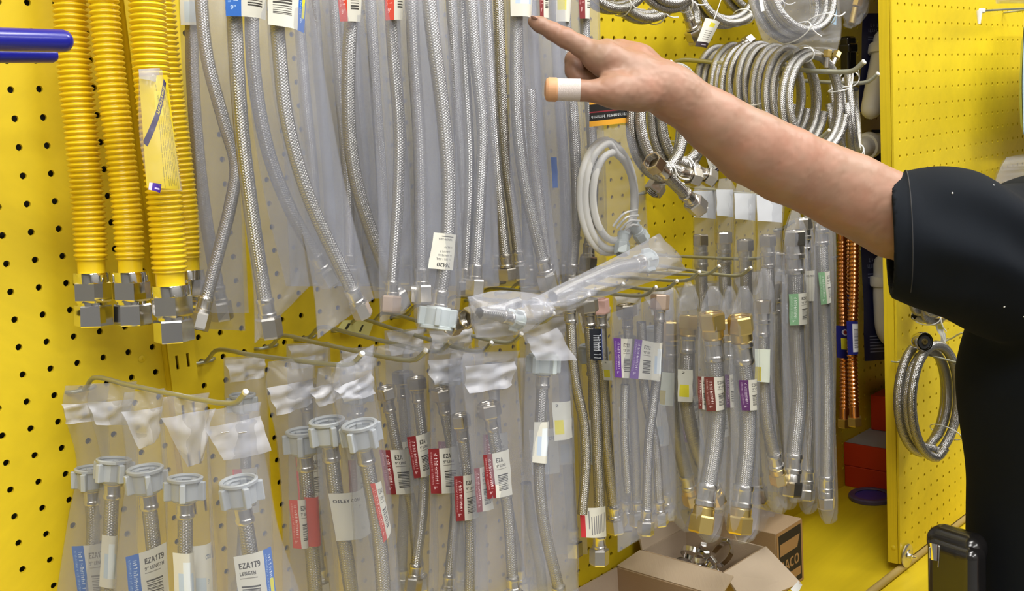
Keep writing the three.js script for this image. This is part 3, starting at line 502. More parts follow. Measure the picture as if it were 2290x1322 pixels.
// ------------------------------------------------------------------ orange label bags
const GB = 'bags with orange-red labels on one hook';
bagged('orange-label bag nearest the pegboard, with an orange strip across its hose', GB, { z: 0.165, L: [[594, 865], [618, 980], [630, 1120], [632, 1330], [634, 1440]], R: [[700, 850], [716, 980], [730, 1120], [752, 1330], [764, 1440]], hose: [[684, 1052], [690, 1140], [700, 1260], [712, 1420]], w: 33, top: 'wing', tags: [{ q: [[646, 1118], [684, 1112], [690, 1220], [656, 1226]], m: L_.orange, bow: 0.008, dz: 0.004 }, { q: [[680, 1112], [712, 1108], [718, 1216], [688, 1222]], m: std(0.62, 0.07, 0.03), bow: 0.006 }], flaps: [{ q: [[596, 868], [704, 846], [700, 900], [620, 930]] }] });
bagged('orange-label bag in the middle, white label wrapped round the hose', GB, { z: 0.21, L: [[705, 880], [708, 1000], [716, 1140], [740, 1330], [752, 1440]], R: [[790, 860], [806, 1000], [826, 1140], [846, 1330], [856, 1440]], hose: [[742, 1030], [752, 1110], [772, 1230], [800, 1420]], w: 34, top: 'wing', tags: [{ q: [[734, 1104], [812, 1090], [830, 1190], [752, 1210]], m: L_.toilet, bow: 0.010 }], flaps: [{ q: [[690, 868], [760, 850], [764, 890], [712, 910]] }] });
bagged('foremost orange-label bag, open grey nut showing its threads', GB, { z: 0.252, L: [[746, 868], [764, 960], [786, 1080], [800, 1330], [806, 1440]], R: [[830, 826], [846, 940], [868, 1120], [894, 1330], [908, 1440]], hose: [[820, 1036], [832, 1100], [850, 1220], [864, 1420]], w: 34, top: 'wing', tags: [{ q: [[828, 1082], [852, 1074], [874, 1180], [858, 1214]], m: L_.orange, bow: 0.003 }], flaps: [{ q: [[748, 870], [832, 828], [840, 880], [770, 900]] }] });

// ------------------------------------------------------------------ maroon label bags
const GC = 'bags with maroon labels on neighbouring hooks';
bagged('maroon-label bag half hidden behind the orange-label bags', GC, { z: 0.185, L: [[838, 800], [850, 950], [864, 1150], [876, 1330]], R: [[915, 790], [925, 950], [940, 1150], [950, 1330]], hose: [[872, 920], [890, 1010], [920, 1130], [934, 1260]], w: 24, top: 'open', bot: 'hex', tags: [{ q: [[848, 1006], [916, 1004], [926, 1102], [864, 1106]], m: L_.maroon }] });
bagged('maroon-label bag with the label set highest of its group', GC, { z: 0.21, L: [[900, 800], [912, 950], [920, 1150], [926, 1330]], R: [[968, 790], [972, 950], [976, 1150], [980, 1330]], hose: [[936, 900], [946, 1000], [946, 1130], [930, 1262]], w: 24, top: 'open', bot: 'hex', bs: 0.95, tags: [{ q: [[910, 978], [962, 964], [964, 1060], [926, 1070]], m: L_.maroon }] });
bagged('maroon-label bag whose hose slants back at its lower end', GC, { z: 0.235, L: [[958, 800], [962, 950], [960, 1150], [958, 1330]], R: [[1034, 790], [1040, 950], [1044, 1150], [1046, 1330]], hose: [[996, 925], [1010, 1000], [1020, 1110], [1006, 1285]], w: 25, top: 'open', bot: 'hex', tags: [{ q: [[958, 1004], [1024, 998], [1030, 1100], [964, 1104]], m: L_.maroon }], flaps: [{ q: [[960, 806], [1030, 800], [1030, 850], [966, 860]] }] });
bagged('maroon-label bag with the label hanging lowest, dark nut above it', GC, { z: 0.262, L: [[1004, 810], [1008, 950], [1010, 1150], [1012, 1330]], R: [[1080, 800], [1084, 950], [1088, 1150], [1092, 1330]], hose: [[1036, 985], [1046, 1060], [1052, 1180], [1048, 1420]], w: 26, top: 'open', ts: 0.95, tags: [{ q: [[1016, 1066], [1066, 1056], [1070, 1156], [1020, 1166]], m: L_.maroon }] });
bagged('foremost maroon-label bag with a wide open bronze nut', GC, { z: 0.29, L: [[1030, 815], [1046, 950], [1058, 1150], [1062, 1330]], R: [[1156, 810], [1166, 950], [1172, 1150], [1174, 1330]], hose: [[1102, 962], [1112, 1020], [1134, 1130], [1146, 1290]], w: 26, top: 'open', ts: 1.08, bot: 'hex', tags: [{ q: [[1060, 1048], [1096, 1040], [1104, 1138], [1066, 1146]], m: L_.maroon, dz: 0.002, bow: 0.002 }, { q: [[1080, 1018], [1138, 1004], [1146, 1106], [1090, 1116]], m: L_.maroon, bow: 0.003 }], flaps: [{ q: [[1034, 818], [1154, 808], [1150, 862], [1050, 880]] }] });
bagged('bag with a pale closet nut and a crooked folded top, pale blue wrap label', LOW, { z: 0.285, L: [[1176, 745], [1172, 900], [1168, 1100], [1166, 1330]], R: [[1268, 790], [1276, 900], [1284, 1100], [1294, 1330]], hose: [[1213, 868], [1208, 960], [1206, 1060], [1216, 1170], [1248, 1310]], w: 27, top: 'paleWing', ts: 0.85, bot: 'hex', tags: [{ q: [[1234, 900], [1276, 896], [1280, 978], [1240, 986]], m: L_.yellowSpot, dz: 0.002 }, { q: [[1195, 944], [1226, 938], [1222, 1034], [1190, 1034]], m: L_.tallWhite, bow: 0.008 }], flaps: [{ q: [[1177, 757], [1246, 733], [1291, 806], [1196, 806]], dz: 0.02, wave: 0.004 }] });
bagged('thin bag with a plain hose between the maroon labels and the pale nut bag', LOW, { z: 0.24, L: [[1150, 800], [1160, 950], [1170, 1150], [1180, 1330]], R: [[1210, 800], [1220, 950], [1232, 1150], [1246, 1330]], hose: [[1176, 1080], [1190, 1180], [1206, 1260], [1222, 1400]], w: 24, top: 'none' });

// ------------------------------------------------------------------ bare dark hoses and the purple label bag
function bare(label, z, pts, w, top, bot, { tags = [], ts, bs, group = 'bare braided hoses', zb } = {}) {
  const a = pts.map(([u, v], i) => P(u, v, z + ((zb ?? z) - z) * i / (pts.length - 1))), t = thing('braided_connector', label, 'hose', a[0].clone(), group);
  hosePart(t, a, metres(w, a[0]) / 2, top, bot, { ts, bs });
  for (const l of tags) part('label', sheet(l.q.map(([u, v]) => P(u, v, z + (l.dz ?? 0.009))), { bow: l.bow ?? 0.005 }), l.m, t);
  return t;
}
bare('bare hose bowing outward beside the pale nut bag', 0.23, [[1276, 722], [1284, 840], [1306, 950], [1310, 1040], [1302, 1150]], 24, 'hex', 'none');
bare('bare hose with a dark brand strip and a white shipping label near its lower nut', 0.215, [[1318, 730], [1330, 860], [1336, 1000], [1340, 1110], [1340, 1196]], 26, 'open', 'hex', { tags: [{ q: [[1318, 736], [1346, 734], [1348, 806], [1320, 804]], m: L_.brandStrip, bow: 0.006 }, { q: [[1296, 1136], [1354, 1132], [1356, 1200], [1300, 1202]], m: L_.ship }] });
bare('bare hose with a pink topped nut swinging toward the purple label bag', 0.195, [[1344, 732], [1350, 860], [1358, 1000], [1372, 1130]], 25, 'pink', 'hex', { tags: [{ q: [[1346, 806], [1368, 806], [1370, 850], [1350, 850]], m: L_.yellowSpot, bow: 0.005 }] });
bare('dark hose with a wide black mouthed nut behind the purple labels', 0.2, [[1404, 735], [1412, 860], [1420, 1000], [1424, 1120]], 22, 'open', 'hex', { ts: 1.1 });
bagged('wide bag with two purple-edged labels and a tall polished nut', LOW, { z: 0.25, L: [[1368, 700], [1368, 860], [1374, 1040], [1380, 1160], [1382, 1236]], R: [[1506, 650], [1508, 820], [1510, 1000], [1512, 1090], [1512, 1152]], hoses: [{ hose: [[1474, 720], [1468, 850], [1452, 980], [1446, 1138]], w: 22, top: 'copper', ts: 1.15, bot: 'hex' }, { hose: [[1434, 720], [1440, 860], [1466, 1000], [1474, 1120]], w: 22, bot: 'hex', dz: -0.01 }, { hose: [[1398, 860], [1396, 960], [1404, 1100]], w: 20, dz: -0.006 }], tags: [{ q: [[1372, 756], [1414, 758], [1410, 846], [1376, 844]], m: L_.purple, dz: 0.004 }, { q: [[1420, 758], [1462, 766], [1458, 850], [1408, 846]], m: L_.purple }, { q: [[1460, 766], [1480, 766], [1474, 852], [1456, 850]], m: L_.tallWhite, bow: 0.006 }], crease: 0.003, bulge: 0.014 });

// ------------------------------------------------------------------ water heater connectors with brass nuts
const GH = 'bagged water heater connectors with brass nuts';
const cone = (u0, u1, v0, v1, u2, u3, vMid, vTip, uTip) => ({ L: [[u0 + (u1 - u0) * 0.35, v0], [u0, v1], [u0, vMid], [u2, vTip - 40], [uTip - 6, vTip]], R: [[u1 - (u1 - u0) * 0.35, v0], [u1, v1], [u1 + 2, vMid], [u3, vTip - 40], [uTip + 6, vTip]] });
bagged('brass nut connector next to the purple labels, plain wrap sticker', GH, { z: 0.2, ...cone(1478, 1520, 640, 700, 1500, 1560, 900, 1190, 1536), hose: [[1500, 800], [1500, 880], [1516, 986], [1534, 1060]], w: 30, top: 'brass', bot: 'brass', film: M.filmClear, tags: [{ q: [[1478, 832], [1508, 834], [1506, 908], [1476, 906]], m: L_.paleYellow, bow: 0.006 }] });
bagged('brass nut connector with a yellow spotted white sleeve', GH, { z: 0.23, ...cone(1516, 1560, 630, 690, 1540, 1594, 900, 1160, 1568), hose: [[1537, 790], [1534, 880], [1552, 986], [1582, 1064]], w: 31, top: 'brass', bot: 'brass', film: M.filmClear, tags: [{ q: [[1516, 826], [1549, 826], [1548, 898], [1516, 898]], m: L_.yellowSpot, bow: 0.008 }] });
bagged('large brass nut connector with the white EZA4WH label', GH, { z: 0.285, ...cone(1564, 1624, 640, 704, 1558, 1612, 1000, 1214, 1584), hose: [[1598, 806], [1604, 900], [1598, 996], [1584, 1082]], w: 40, top: 'brass', bot: 'brass', film: M.filmClear, tags: [{ q: [[1560, 842], [1578, 842], [1580, 918], [1562, 914]], m: L_.brown, dz: 0.002, bow: 0.003 }, { q: [[1574, 843], [1618, 840], [1620, 912], [1580, 920]], m: L_.brown, bow: 0.008 }] });
bagged('brass nut connector squeezed between the two largest brass nuts', GH, { z: 0.225, ...cone(1612, 1650, 640, 700, 1618, 1668, 900, 1190, 1640), hose: [[1630, 800], [1634, 880], [1648, 966], [1656, 1054]], w: 31, top: 'brass', bot: 'brass', film: M.filmClear, tags: [{ q: [[1620, 838], [1640, 836], [1642, 910], [1624, 912]], m: L_.plum, bow: 0.004 }] });
bagged('large brass nut connector with the violet edged label', GH, { z: 0.308, ...cone(1634, 1692, 640, 712, 1634, 1692, 1000, 1216, 1660), hose: [[1664, 812], [1672, 900], [1672, 996], [1663, 1084]], w: 40, top: 'brass', bot: 'brass', film: M.filmClear, tags: [{ q: [[1652, 850], [1692, 846], [1692, 914], [1658, 918]], m: L_.plum, bow: 0.008 }] });
bagged('steel nut connector with a pale yellow edged sleeve and a square brass foot', GH, { z: 0.27, ...cone(1686, 1728, 600, 680, 1712, 1756, 960, 1150, 1744), hose: [[1706, 752], [1708, 860], [1716, 946], [1730, 1014]], w: 30, top: 'steelBig', bot: 'brass', bs: 0.95, film: M.filmClear, tags: [{ q: [[1688, 780], [1722, 780], [1720, 855], [1688, 853]], m: L_.paleYellow, bow: 0.008 }] });
bagged('slanting steel hose in a bag behind the pale yellow sleeve', GH, { z: 0.2, ...cone(1724, 1760, 600, 660, 1740, 1780, 960, 1140, 1762), hose: [[1734, 700], [1738, 820], [1750, 916], [1764, 1024]], w: 26, top: 'steelBig', bot: 'brass', film: M.filmClear });
// long ones with green labels
const GN = 'long bagged connectors with green labels';
bagged('long connector with a steel nut and green and white EZA5 label', GN, { z: 0.275, ...cone(1752, 1802, 470, 545, 1758, 1800, 950, 1125, 1776), hose: [[1779, 612], [1782, 760], [1788, 886], [1776, 1014]], w: 36, top: 'steelBig', bot: 'steelBig', film: M.filmClear, tags: [{ q: [[1764, 658], [1806, 652], [1806, 722], [1766, 728]], m: L_.green, bow: 0.008 }] });
bagged('long connector hanging half hidden between the two green labelled ones', GN, { z: 0.255, ...cone(1788, 1828, 470, 545, 1790, 1824, 950, 1150, 1806), hose: [[1800, 560], [1806, 720], [1812, 866], [1806, 1048]], w: 27, top: 'steelBig', bot: 'steelBig', film: M.filmClear, tags: [{ q: [[1800, 606], [1822, 604], [1820, 672], [1804, 674]], m: L_.toilet, bow: 0.005 }] });
bagged('long connector beside the copper connectors, white label on a narrow hose', GN, { z: 0.3, ...cone(1822, 1862, 450, 520, 1832, 1868, 950, 1172, 1852), hose: [[1838, 548], [1844, 700], [1850, 866], [1848, 1064]], w: 29, top: 'steelBig', bot: 'steelBig', film: M.filmClear, tags: [{ q: [[1830, 610], [1855, 604], [1858, 672], [1836, 682]], m: L_.green, bow: 0.006 }] });
bagged('connector bag with a faint green label behind the pale yellow sleeve', GN, { z: 0.16, ...cone(1716, 1756, 560, 610, 1722, 1760, 900, 1090, 1740), hose: [[1742, 640], [1744, 760], [1752, 900], [1756, 1000]], w: 28, top: 'steelBig', film: M.filmClear, tags: [{ q: [[1722, 660], [1742, 658], [1744, 724], [1726, 726]], m: L_.green, bow: 0.004 }] });
// short bags with white paper tops on the raised hook
const paperTop = std(0.56, 0.58, 0.61, { roughness: 0.6 });
const GO = 'short connector bags with white paper tops';
[[1548, 1604, 428, 500, 545, 1568, 560, 0.12, 'white topped short bag against the pegboard'], [1600, 1642, 424, 500, 540, 1620, 562, 0.165, 'white topped short bag with a round steel nut, second from the pegboard'], [1640, 1692, 432, 500, 556, 1668, 572, 0.205, 'white topped short bag with a sharp crease, next to the widest paper top'], [1690, 1752, 436, 510, 546, 1718, 566, 0.25, 'short bag with the widest white paper top']].forEach(([u0, u1, v0, vm, vn, uc, ve, z, label], k) => {
  bagged(label, GO, { z, L: [[u0 + 8, v0 - 24], [u0, v0 + 20], [u0 + 4, vm], [u0 + 2, ve + 40], [uc - 12, ve + 130]], R: [[u1 - 8, v0 - 26], [u1, v0 + 20], [u1 - 6, vm], [u1 - 4, ve + 40], [uc + 14, ve + 130]], hose: [[uc, vn + 52], [uc + 1, vn + 90], [uc + 4, vn + 150]], w: 27, top: 'steelBig', film: M.filmClear, tags: [{ q: [[u0 + 2, v0], [u1 - 2, v0 + (k - 1) * 2], [u1 - 3, v0 + 62], [u0 + 4, v0 + 58]], m: paperTop, bow: 0.004 }] });
});
hook('wire hook above the short bags with white paper tops', 0.93, Y0 - 0.178, PX(1752, 418, 0.93));
// bags lying across the hooks
{
  const LY = 'bags lying loose across the hooks';
  bagged('bag lying across the hooks with a pale grey nut toward its upper corner', LY, { z: 0.30, L: [[1474, 522], [1400, 562], [1300, 612], [1180, 672]], R: [[1536, 604], [1450, 632], [1340, 668], [1200, 722]], hose: [[1418, 590], [1370, 602], [1300, 632], [1236, 664]], w: 26, top: 'paleWing', ts: 0.62, bulge: 0.018, crease: 0.005, film: M.flapFilm });
  bagged('bag lying across the hooks with a white closet nut under the pointed-at bag', LY, { z: 0.30, L: [[1046, 664], [1110, 650], [1160, 652], [1214, 660]], R: [[1066, 756], [1130, 752], [1180, 742], [1218, 706]], hose: [[1072, 700], [1096, 702], [1122, 708]], w: 26, bot: 'paleWing', bs: 0.6, bulge: 0.018, crease: 0.005, film: M.flapFilm });
  bare('short hose end with a black mouthed nut poking out between the hooks', 0.27, [[1085, 700], [1120, 690], [1160, 676]], 26, 'open', 'none', { ts: 1.0, group: 'hose ends poking out between the hooks' });
  bare('loose dark nut of a hose lying low between the hooks', 0.25, [[1048, 720], [1066, 716], [1100, 708]], 26, 'open', 'none', { ts: 0.95, group: 'hose ends poking out between the hooks' });
  solo('price_tag', sheet([[768, 716], [838, 716], [824, 754], [750, 742]].map(([u, v]) => P(u, v, 0.02)), { bow: 0.002 }), print('pricetag', 128, 64, (g, w, h) => { g.fillStyle = '#d9d58e'; g.fillRect(0, 0, w, h); g.fillStyle = '#3a3a2c'; g.fillRect(24, 16, 10, 30); g.fillRect(80, 20, 8, 28); }), 'pale yellow paper tag on the pegboard below the long bags', 'tag', P(800, 730, 0.02));
}

// ------------------------------------------------------------------ stacked bags hidden behind the front ones (each hook carries several)
const BK = 'milky bags stacked behind others on the lower hooks';
[[500, 800, 600, 1330, 0.07, 0.178, 'between the blue labels and the orange labels'], [640, 770, 745, 1330, 0.06, 0.2554, 'behind the orange labels'], [760, 780, 850, 1330, 0.1, 0.306, 'behind the foremost orange label bag'], [860, 740, 955, 1330, 0.12, 0.357, 'behind the maroon labels, close to the orange ones'], [960, 738, 1060, 1330, 0.13, 0.4, 'behind the maroon labels, in the middle'], [1060, 722, 1160, 1330, 0.13, 0.446, 'behind the foremost maroon label'], [1160, 712, 1275, 1330, 0.14, 0.505, 'behind the pale closet nut'], [1230, 690, 1300, 1240, 0.15, 0.55, 'behind the bowing bare hose'], [1290, 690, 1372, 1180, 0.13, 0.6, 'behind the bare hoses'], [1370, 660, 1440, 1180, 0.09, 0.65, 'behind the purple labels, toward the bare hoses'], [1440, 650, 1510, 1160, 0.12, 0.7, 'behind the purple labels, toward the brass nuts'], [1510, 640, 1580, 1140, 0.08, 0.75, 'behind the first brass nuts'], [1575, 630, 1645, 1130, 0.11, 0.8, 'behind the largest brass nuts'], [1640, 610, 1715, 1120, 0.08, 0.85, 'behind the violet edged label'], [1705, 600, 1775, 1100, 0.11, 0.9, 'behind the pale yellow sleeve'], [1765, 520, 1830, 1090, 0.14, 0.95, 'behind the green labels']].forEach(([u0, v0, u1, v1, z, x, where], k) => {
  const w = u1 - u0;
  bagged(`milky bag ${where}`, BK, { z: z + ([0, -0.025, 0.015, -0.01, 0.03, -0.01, 0.025, -0.03, 0.03][k] ?? (k % 2 ? 0.045 - z + 0.02 : 0.13 - z)), L: [[u0, v0], [u0 + 4, v0 + 150], [u0 + 6, v1 - 200], [u0 + 10, v1]], R: [[u1 - 8, v0 - 6], [u1, v0 + 150], [u1 + 6, v1 - 200], [u1 + 14, v1]], hose: [[u0 + w * 0.45, v0 + 150], [u0 + w * 0.5, v0 + 250], [u0 + w * (0.4 + 0.3 * (k % 3)), v1 - 60]], w: 25, top: k % 2 ? 'open' : 'wing', bot: 'hex', tags: [{ q: [[u0 + w * 0.2, v0 + 250], [u0 + w * 0.75, v0 + 244], [u0 + w * 0.8, v0 + 345], [u0 + w * 0.26, v0 + 350]], m: k < 2 ? L_.orange : k < 6 ? L_.maroon : k < 11 ? L_.plain : L_.plum }], flaps: [{ q: [[u0 + 4, v0 + 4], [u1 - 6, v0 - 4], [u1 - 12, v0 + 44], [u0 + 14, v0 + 56]] }] });
});
const BU = 'milky bags stacked behind others in the upper row';
[[610, 740, 640, 0.08, 'behind the swinging hose, by the gas hoses'], [700, 810, 640, 0.11, 'behind the swinging hose, by the red edged label'], [790, 880, 650, 0.13, 'behind the copper coloured nut'], [880, 975, 650, 0.12, 'behind the upside-down card'], [970, 1060, 640, 0.14, 'between the card and the two-hose bag'], [1050, 1130, 640, 0.12, 'behind the bare dark hoses'], [1120, 1200, 640, 0.14, 'behind the pointed-at bag'], [1200, 1290, 630, 0.12, 'behind the thumb'], [650, 770, 630, 0.05, 'against the pegboard by the swinging hose'], [740, 850, 640, 0.06, 'against the pegboard by the copper coloured nut'], [840, 930, 640, 0.07, 'against the pegboard by the upside-down card'], [930, 1020, 640, 0.08, 'against the pegboard by the two-hose bag'], [1030, 1120, 630, 0.07, 'against the pegboard by the bare dark hoses'], [1150, 1240, 630, 0.08, 'against the pegboard behind the hand']].forEach(([u0, u1, v1, z, where], k) => {
  const w = u1 - u0;
  bagged(`milky long bag ${where}`, BU, { z: k > 7 ? (k % 2 ? 0.02 : 0.045) : z, L: [[u0, -90], [u0 + 14, 150], [u0 + 28, 400], [u0 + 40, v1]], R: [[u1, -90], [u1 + 14, 150], [u1 + 30, 400], [u1 + 44, v1]], hose: [[u0 + w * 0.4, -60], [u0 + w * 0.55, 200], [u0 + w * 0.7, 400], [u0 + w * 0.75, v1 - 70]], w: 25, bot: 'hex' });
});

// ------------------------------------------------------------------ coiled braided hoses
// turns lie in a plane whose normal is n; e is the in-plane direction where the coil starts
function coil(label, c, R, r, { turns = 3, n = V(0, 0, 1), squash = 1, group = 'coiled braided hoses on the right', ends = [], ties = [], mat = M.braid, start = 1.2, seed = 1, drift = 1.7, name = 'coiled_connector' } = {}) {
  const a = V(0, 1, 0).addScaledVector(n, -n.y).normalize(), b = n.clone().cross(a).normalize(), pts = [], per = 20, N = Math.round(turns * per);
  const at = (th, rr, off) => c.clone().addScaledVector(a, Math.cos(th) * rr * squash).addScaledVector(b, Math.sin(th) * rr).addScaledVector(n, off);
  for (let k = 0; k <= N; k++) { const th = start + k / per * 2 * Math.PI, f = k / N; pts.push(at(th, R * (1 + 0.05 * noise.noise(f * 6, seed * 3.3, 0.5)) - r * 0.9 * (Math.floor(k / per) % 2), (f - 0.5) * turns * r * drift + 0.5 * r * noise.noise(f * 9, seed * 1.7, 4))); }
  const t = thing(name, label, 'coiled hose', c.clone(), group), cv = spline(pts);
  const h = part('coiled_hose', tube(cv, r, { seg: N * 3, sides: 12, round: Math.max(4, Math.round(2 * Math.PI * r / 0.0074)) }), mat, t);
  ends.forEach((kind, i) => { if (kind !== 'none') for (const [nm, g, m] of FIT[kind](r, M, 0.95)) part(nm, aim(g, cv.getPoint(i), i ? cv.getTangent(1) : cv.getTangent(0).negate(), seed), m, h); });
  for (const [th, m] of ties) {
    const p = at(th, R - r * 0.4, 0), d = at(th + 0.01, R, 0).sub(at(th, R, 0)).normalize(), rad = p.clone().sub(c).normalize(), w = r * (turns * drift * 0.5 + 1.4), loop = [];
    for (let k = 0; k < 12; k++) { const q = k / 12 * 2 * Math.PI; loop.push(p.clone().addScaledVector(n, Math.cos(q) * w).addScaledVector(rad, Math.sin(q) * r * 2.0)); }
    part('twist_tie', merge([tube(new THREE.CatmullRomCurve3(loop, true), 0.0009, { seg: 36, sides: 6 }), wire([loop[0], loop[0].clone().addScaledVector(rad, 0.008).addScaledVector(d, 0.006), loop[0].clone().addScaledVector(rad, 0.012).addScaledVector(d, 0.018)], 0.0009, 6)]), m ?? M.tie, h, 'white twist tie');
  }
  return t;
}
const face = (yaw, pitch = 0) => V(Math.sin(yaw) * Math.cos(pitch), Math.sin(pitch), Math.cos(yaw) * Math.cos(pitch));
// the long row on one hook
const rowLabels = ['rearmost coil of the long row, against the pegboard', 'second coil of the long row from the pegboard', 'third coil of the long row from the pegboard', 'fourth coil of the long row from the pegboard', 'fifth coil of the long row from the pegboard', 'coil just behind the foremost of the long row', 'foremost coil of the long row, tied with white wire'];
[[1618, 208, 0.075], [1650, 205, 0.105], [1680, 207, 0.13], [1710, 205, 0.16], [1742, 215, 0.19], [1775, 220, 0.22], [1818, 228, 0.255]].forEach(([u, v, z], k) => {
  const c = P(u, v, z);
  coil(rowLabels[k], c, metres(88 + k * 2.2, c), 0.0058, { turns: 2.3, n: face(-0.08 - (k === 6 ? 0.1 : 0), 0.02), squash: 1.12, seed: k + 1, group: 'coils in the long row on one hook', ends: k === 2 ? ['hex', 'none'] : ['none', 'none'], start: k === 2 ? 0.15 : 2.5, ties: k === 6 ? [[0.25], [2.9], [-1.35]] : k === 4 ? [[1.7]] : [], drift: 1.35 });
});
hook('dark wire hook through the long row of coils', 1.0, Y0 - 0.0, PX(1930, 140, 1.0), { r: 0.0034 });
hook('dark wire hook through the shaded coils by the sliding panel', 1.12, Y0 - 0.0254, PX(1962, 166, 1.12), { r: 0.0030 });
[[1868, 262, 0.195, 80], [1890, 268, 0.24, 84], [1906, 262, 0.275, 84]].forEach(([u, v, z, R], k) => { const c = P(u, v, z - 0.02); coil(['shaded coil nearest the pegboard on the hook by the sliding panel', 'middle shaded coil on the hook by the sliding panel', 'foremost shaded coil by the sliding panel, tied with a white cross'][k], c, metres(R, c), 0.0056, { turns: 1.7, drift: 1.2, n: face(0.42, 0.05), squash: 1.05, seed: 20 + k, group: 'shaded coils by the sliding panel', ties: k === 2 ? [[2.6], [0.1]] : k === 0 ? [[2.2, M.greenTie]] : [] }); });
// brass ends on top of the row
for (const [u, v, z, w] of [[1850, 128, 0.27, 'with its mouth up'], [1868, 130, 0.265, 'tipped aside']]) { const c = P(u, v, z), t = thing('brass_fitting', `small brass hose end ${w} above the foremost coil`, 'fitting', c.clone()); part('hex_nut', aim(hexNut(0.006, 0.010), c, V(w[0] === 'w' ? 0.1 : 0.8, 1, 0.1)), M.brass, t); part('stem', aim(lathe([[0, -0.014], [0.0035, -0.014], [0.0035, 0.002]], 14), c, V(w[0] === 'w' ? 0.1 : 0.8, 1, 0.1)), M.steel, t); }
// loops on the hook behind the wrist
hook('wire hook behind the wrist carrying two loops', 0.73, Y0 - 0.03, PX(1500, 140, 0.73), { r: 0.0026 });
[[1476, 276, 0.235, 124, 0.25], [1522, 268, 0.215, 120, 0.05]].forEach(([u, v, z, R, yaw], k) => {
  const c = P(u, v, z);
  coil(['tall loop of braided hose with an open nut, hanging behind the wrist', 'tall loop of braided hose with a white tie, close behind the first loop'][k], c, metres(R * 0.62, c), 0.0066, { turns: 2, n: face(-0.35 + yaw * 0.4, 0), squash: 1.55, seed: 30 + k, group: 'loops hanging behind the wrist', ends: k ? ['none', 'open'] : ['open', 'open'], start: Math.PI * (k ? 1.08 : 1.12), ties: [[Math.PI * 0.98], [Math.PI * 1.03]] });
});
bare('hose end bundle pointing down below the tied loops', 0.27, [[1490, 392], [1506, 408], [1530, 432]], 28, 'open', 'hex', { ts: 0.9, group: 'hose ends below the tied loops' });
// coils cut by the top of the frame
const topCoils = [['braided coil hanging at the very top beside the maroon cornered label', 1372, -70, 0.13, 84, 3], ['braided coil tied with a thin wire at the top of the open pegboard', 1440, -52, 0.12, 88, 3], ['braided coil between the wire-tied coil and the tagged one', 1500, -72, 0.19, 84, 2], ['braided coil with a long white tag hanging below it', 1625, -44, 0.12, 90, 3], ['braided coil squeezed between the tagged coil and the bagged coil', 1690, -66, 0.10, 90, 3]];
topCoils.forEach(([label, u, v, z, R, turns], k) => { const c = P(u, v, z); coil(label, c, metres(R, c), 0.0058, { turns, n: face(-0.35, 0.05), squash: 1.05, seed: 40 + k, group: 'coils along the top of the pegboard', ties: [[3.3 + k * 0.1]] }); const R0 = metres(R, c); hook(`wire hook through the ${['coil beside the maroon cornered label', 'coil tied with thin wire', 'coil between the wire-tied and tagged coils', 'coil with the long white tag', 'coil squeezed beside the bagged coil'][k]}`, c.x, c.y + R0 - 0.03, V(c.x, c.y + R0 - 0.004, z + 0.06)); });
for (const [u, v, d, w] of [[1540, 40, [1518, 0], 'straight down'], [1556, 48, [1545, 4], 'beside its twin']]) bare(`hose end with an open nut hanging ${w} next to the white tag`, 0.14, [[u, v], [(u + d[0]) / 2 + 4, (v + d[1]) / 2], d], 22, 'open', 'none', { group: 'hose ends by the white tag' });
{ const t = thing('paper_hang_tag', 'long white paper tag with a yellow square and dark foot, hanging from a coil', 'tag', P(1590, 40, 0.15)); part('tag_card', sheet([[1578, 40], [1610, 50], [1580, 108], [1554, 104]].map(([u, v]) => P(u, v, 0.155)), { bow: 0.003 }), L_.bulbTag, t); part('string', wire([P(1596, 46, 0.156), P(1604, 24, 0.15), P(1612, 0, 0.14)], 0.0006, 6), M.tie, t); }
{ const t = thing('paper_hang_tag', 'small white folded tag behind the loops under the forearm', 'tag', P(1585, 340, 0.12)); part('tag_card', sheet([[1576, 344], [1592, 338], [1610, 378], [1592, 392]].map(([u, v]) => P(u, v, 0.12)), { bow: 0.003 }), L_.bulbTag, t); }
// coil in a clear bag at the top
{
  const z = 0.24, c = P(1775, -8, z);
  const t = coil('coil of braided hose sealed in a clear bag above the long row', c, metres(92, c), 0.0056, { turns: 5, n: face(-0.25, 0.25), squash: 0.98, seed: 51, group: undefined, ties: [[3.9], [2.9]], drift: 1.5, name: 'bagged_coil' });
  t.userData.category = 'bagged hose';
  part('plastic_bag', pouch([[1640, -120], [1668, -20], [1694, 60], [1714, 112]].map(([u, v]) => P(u, v, z + 0.004)), [[1850, -120], [1872, -20], [1882, 60], [1872, 118]].map(([u, v]) => P(u, v, z + 0.004)), { bulge: 0.026, seed: 9, crease: 0.005 }), M.filmClear, t);
  part('label', sheet([[1858, 6], [1872, 8], [1870, 56], [1858, 54]].map(([u, v]) => P(u, v, z + 0.01)), { bow: 0.001 }), std(0.35, 0.55, 0.72), t, 'pale blue sticker edge');
  part('buckle_tag', sheet([[1698, 0], [1706, 0], [1710, 24], [1702, 26]].map(([u, v]) => P(u, v, z + 0.03)), { bow: 0.001 }), M.plasticWhite, t);
}
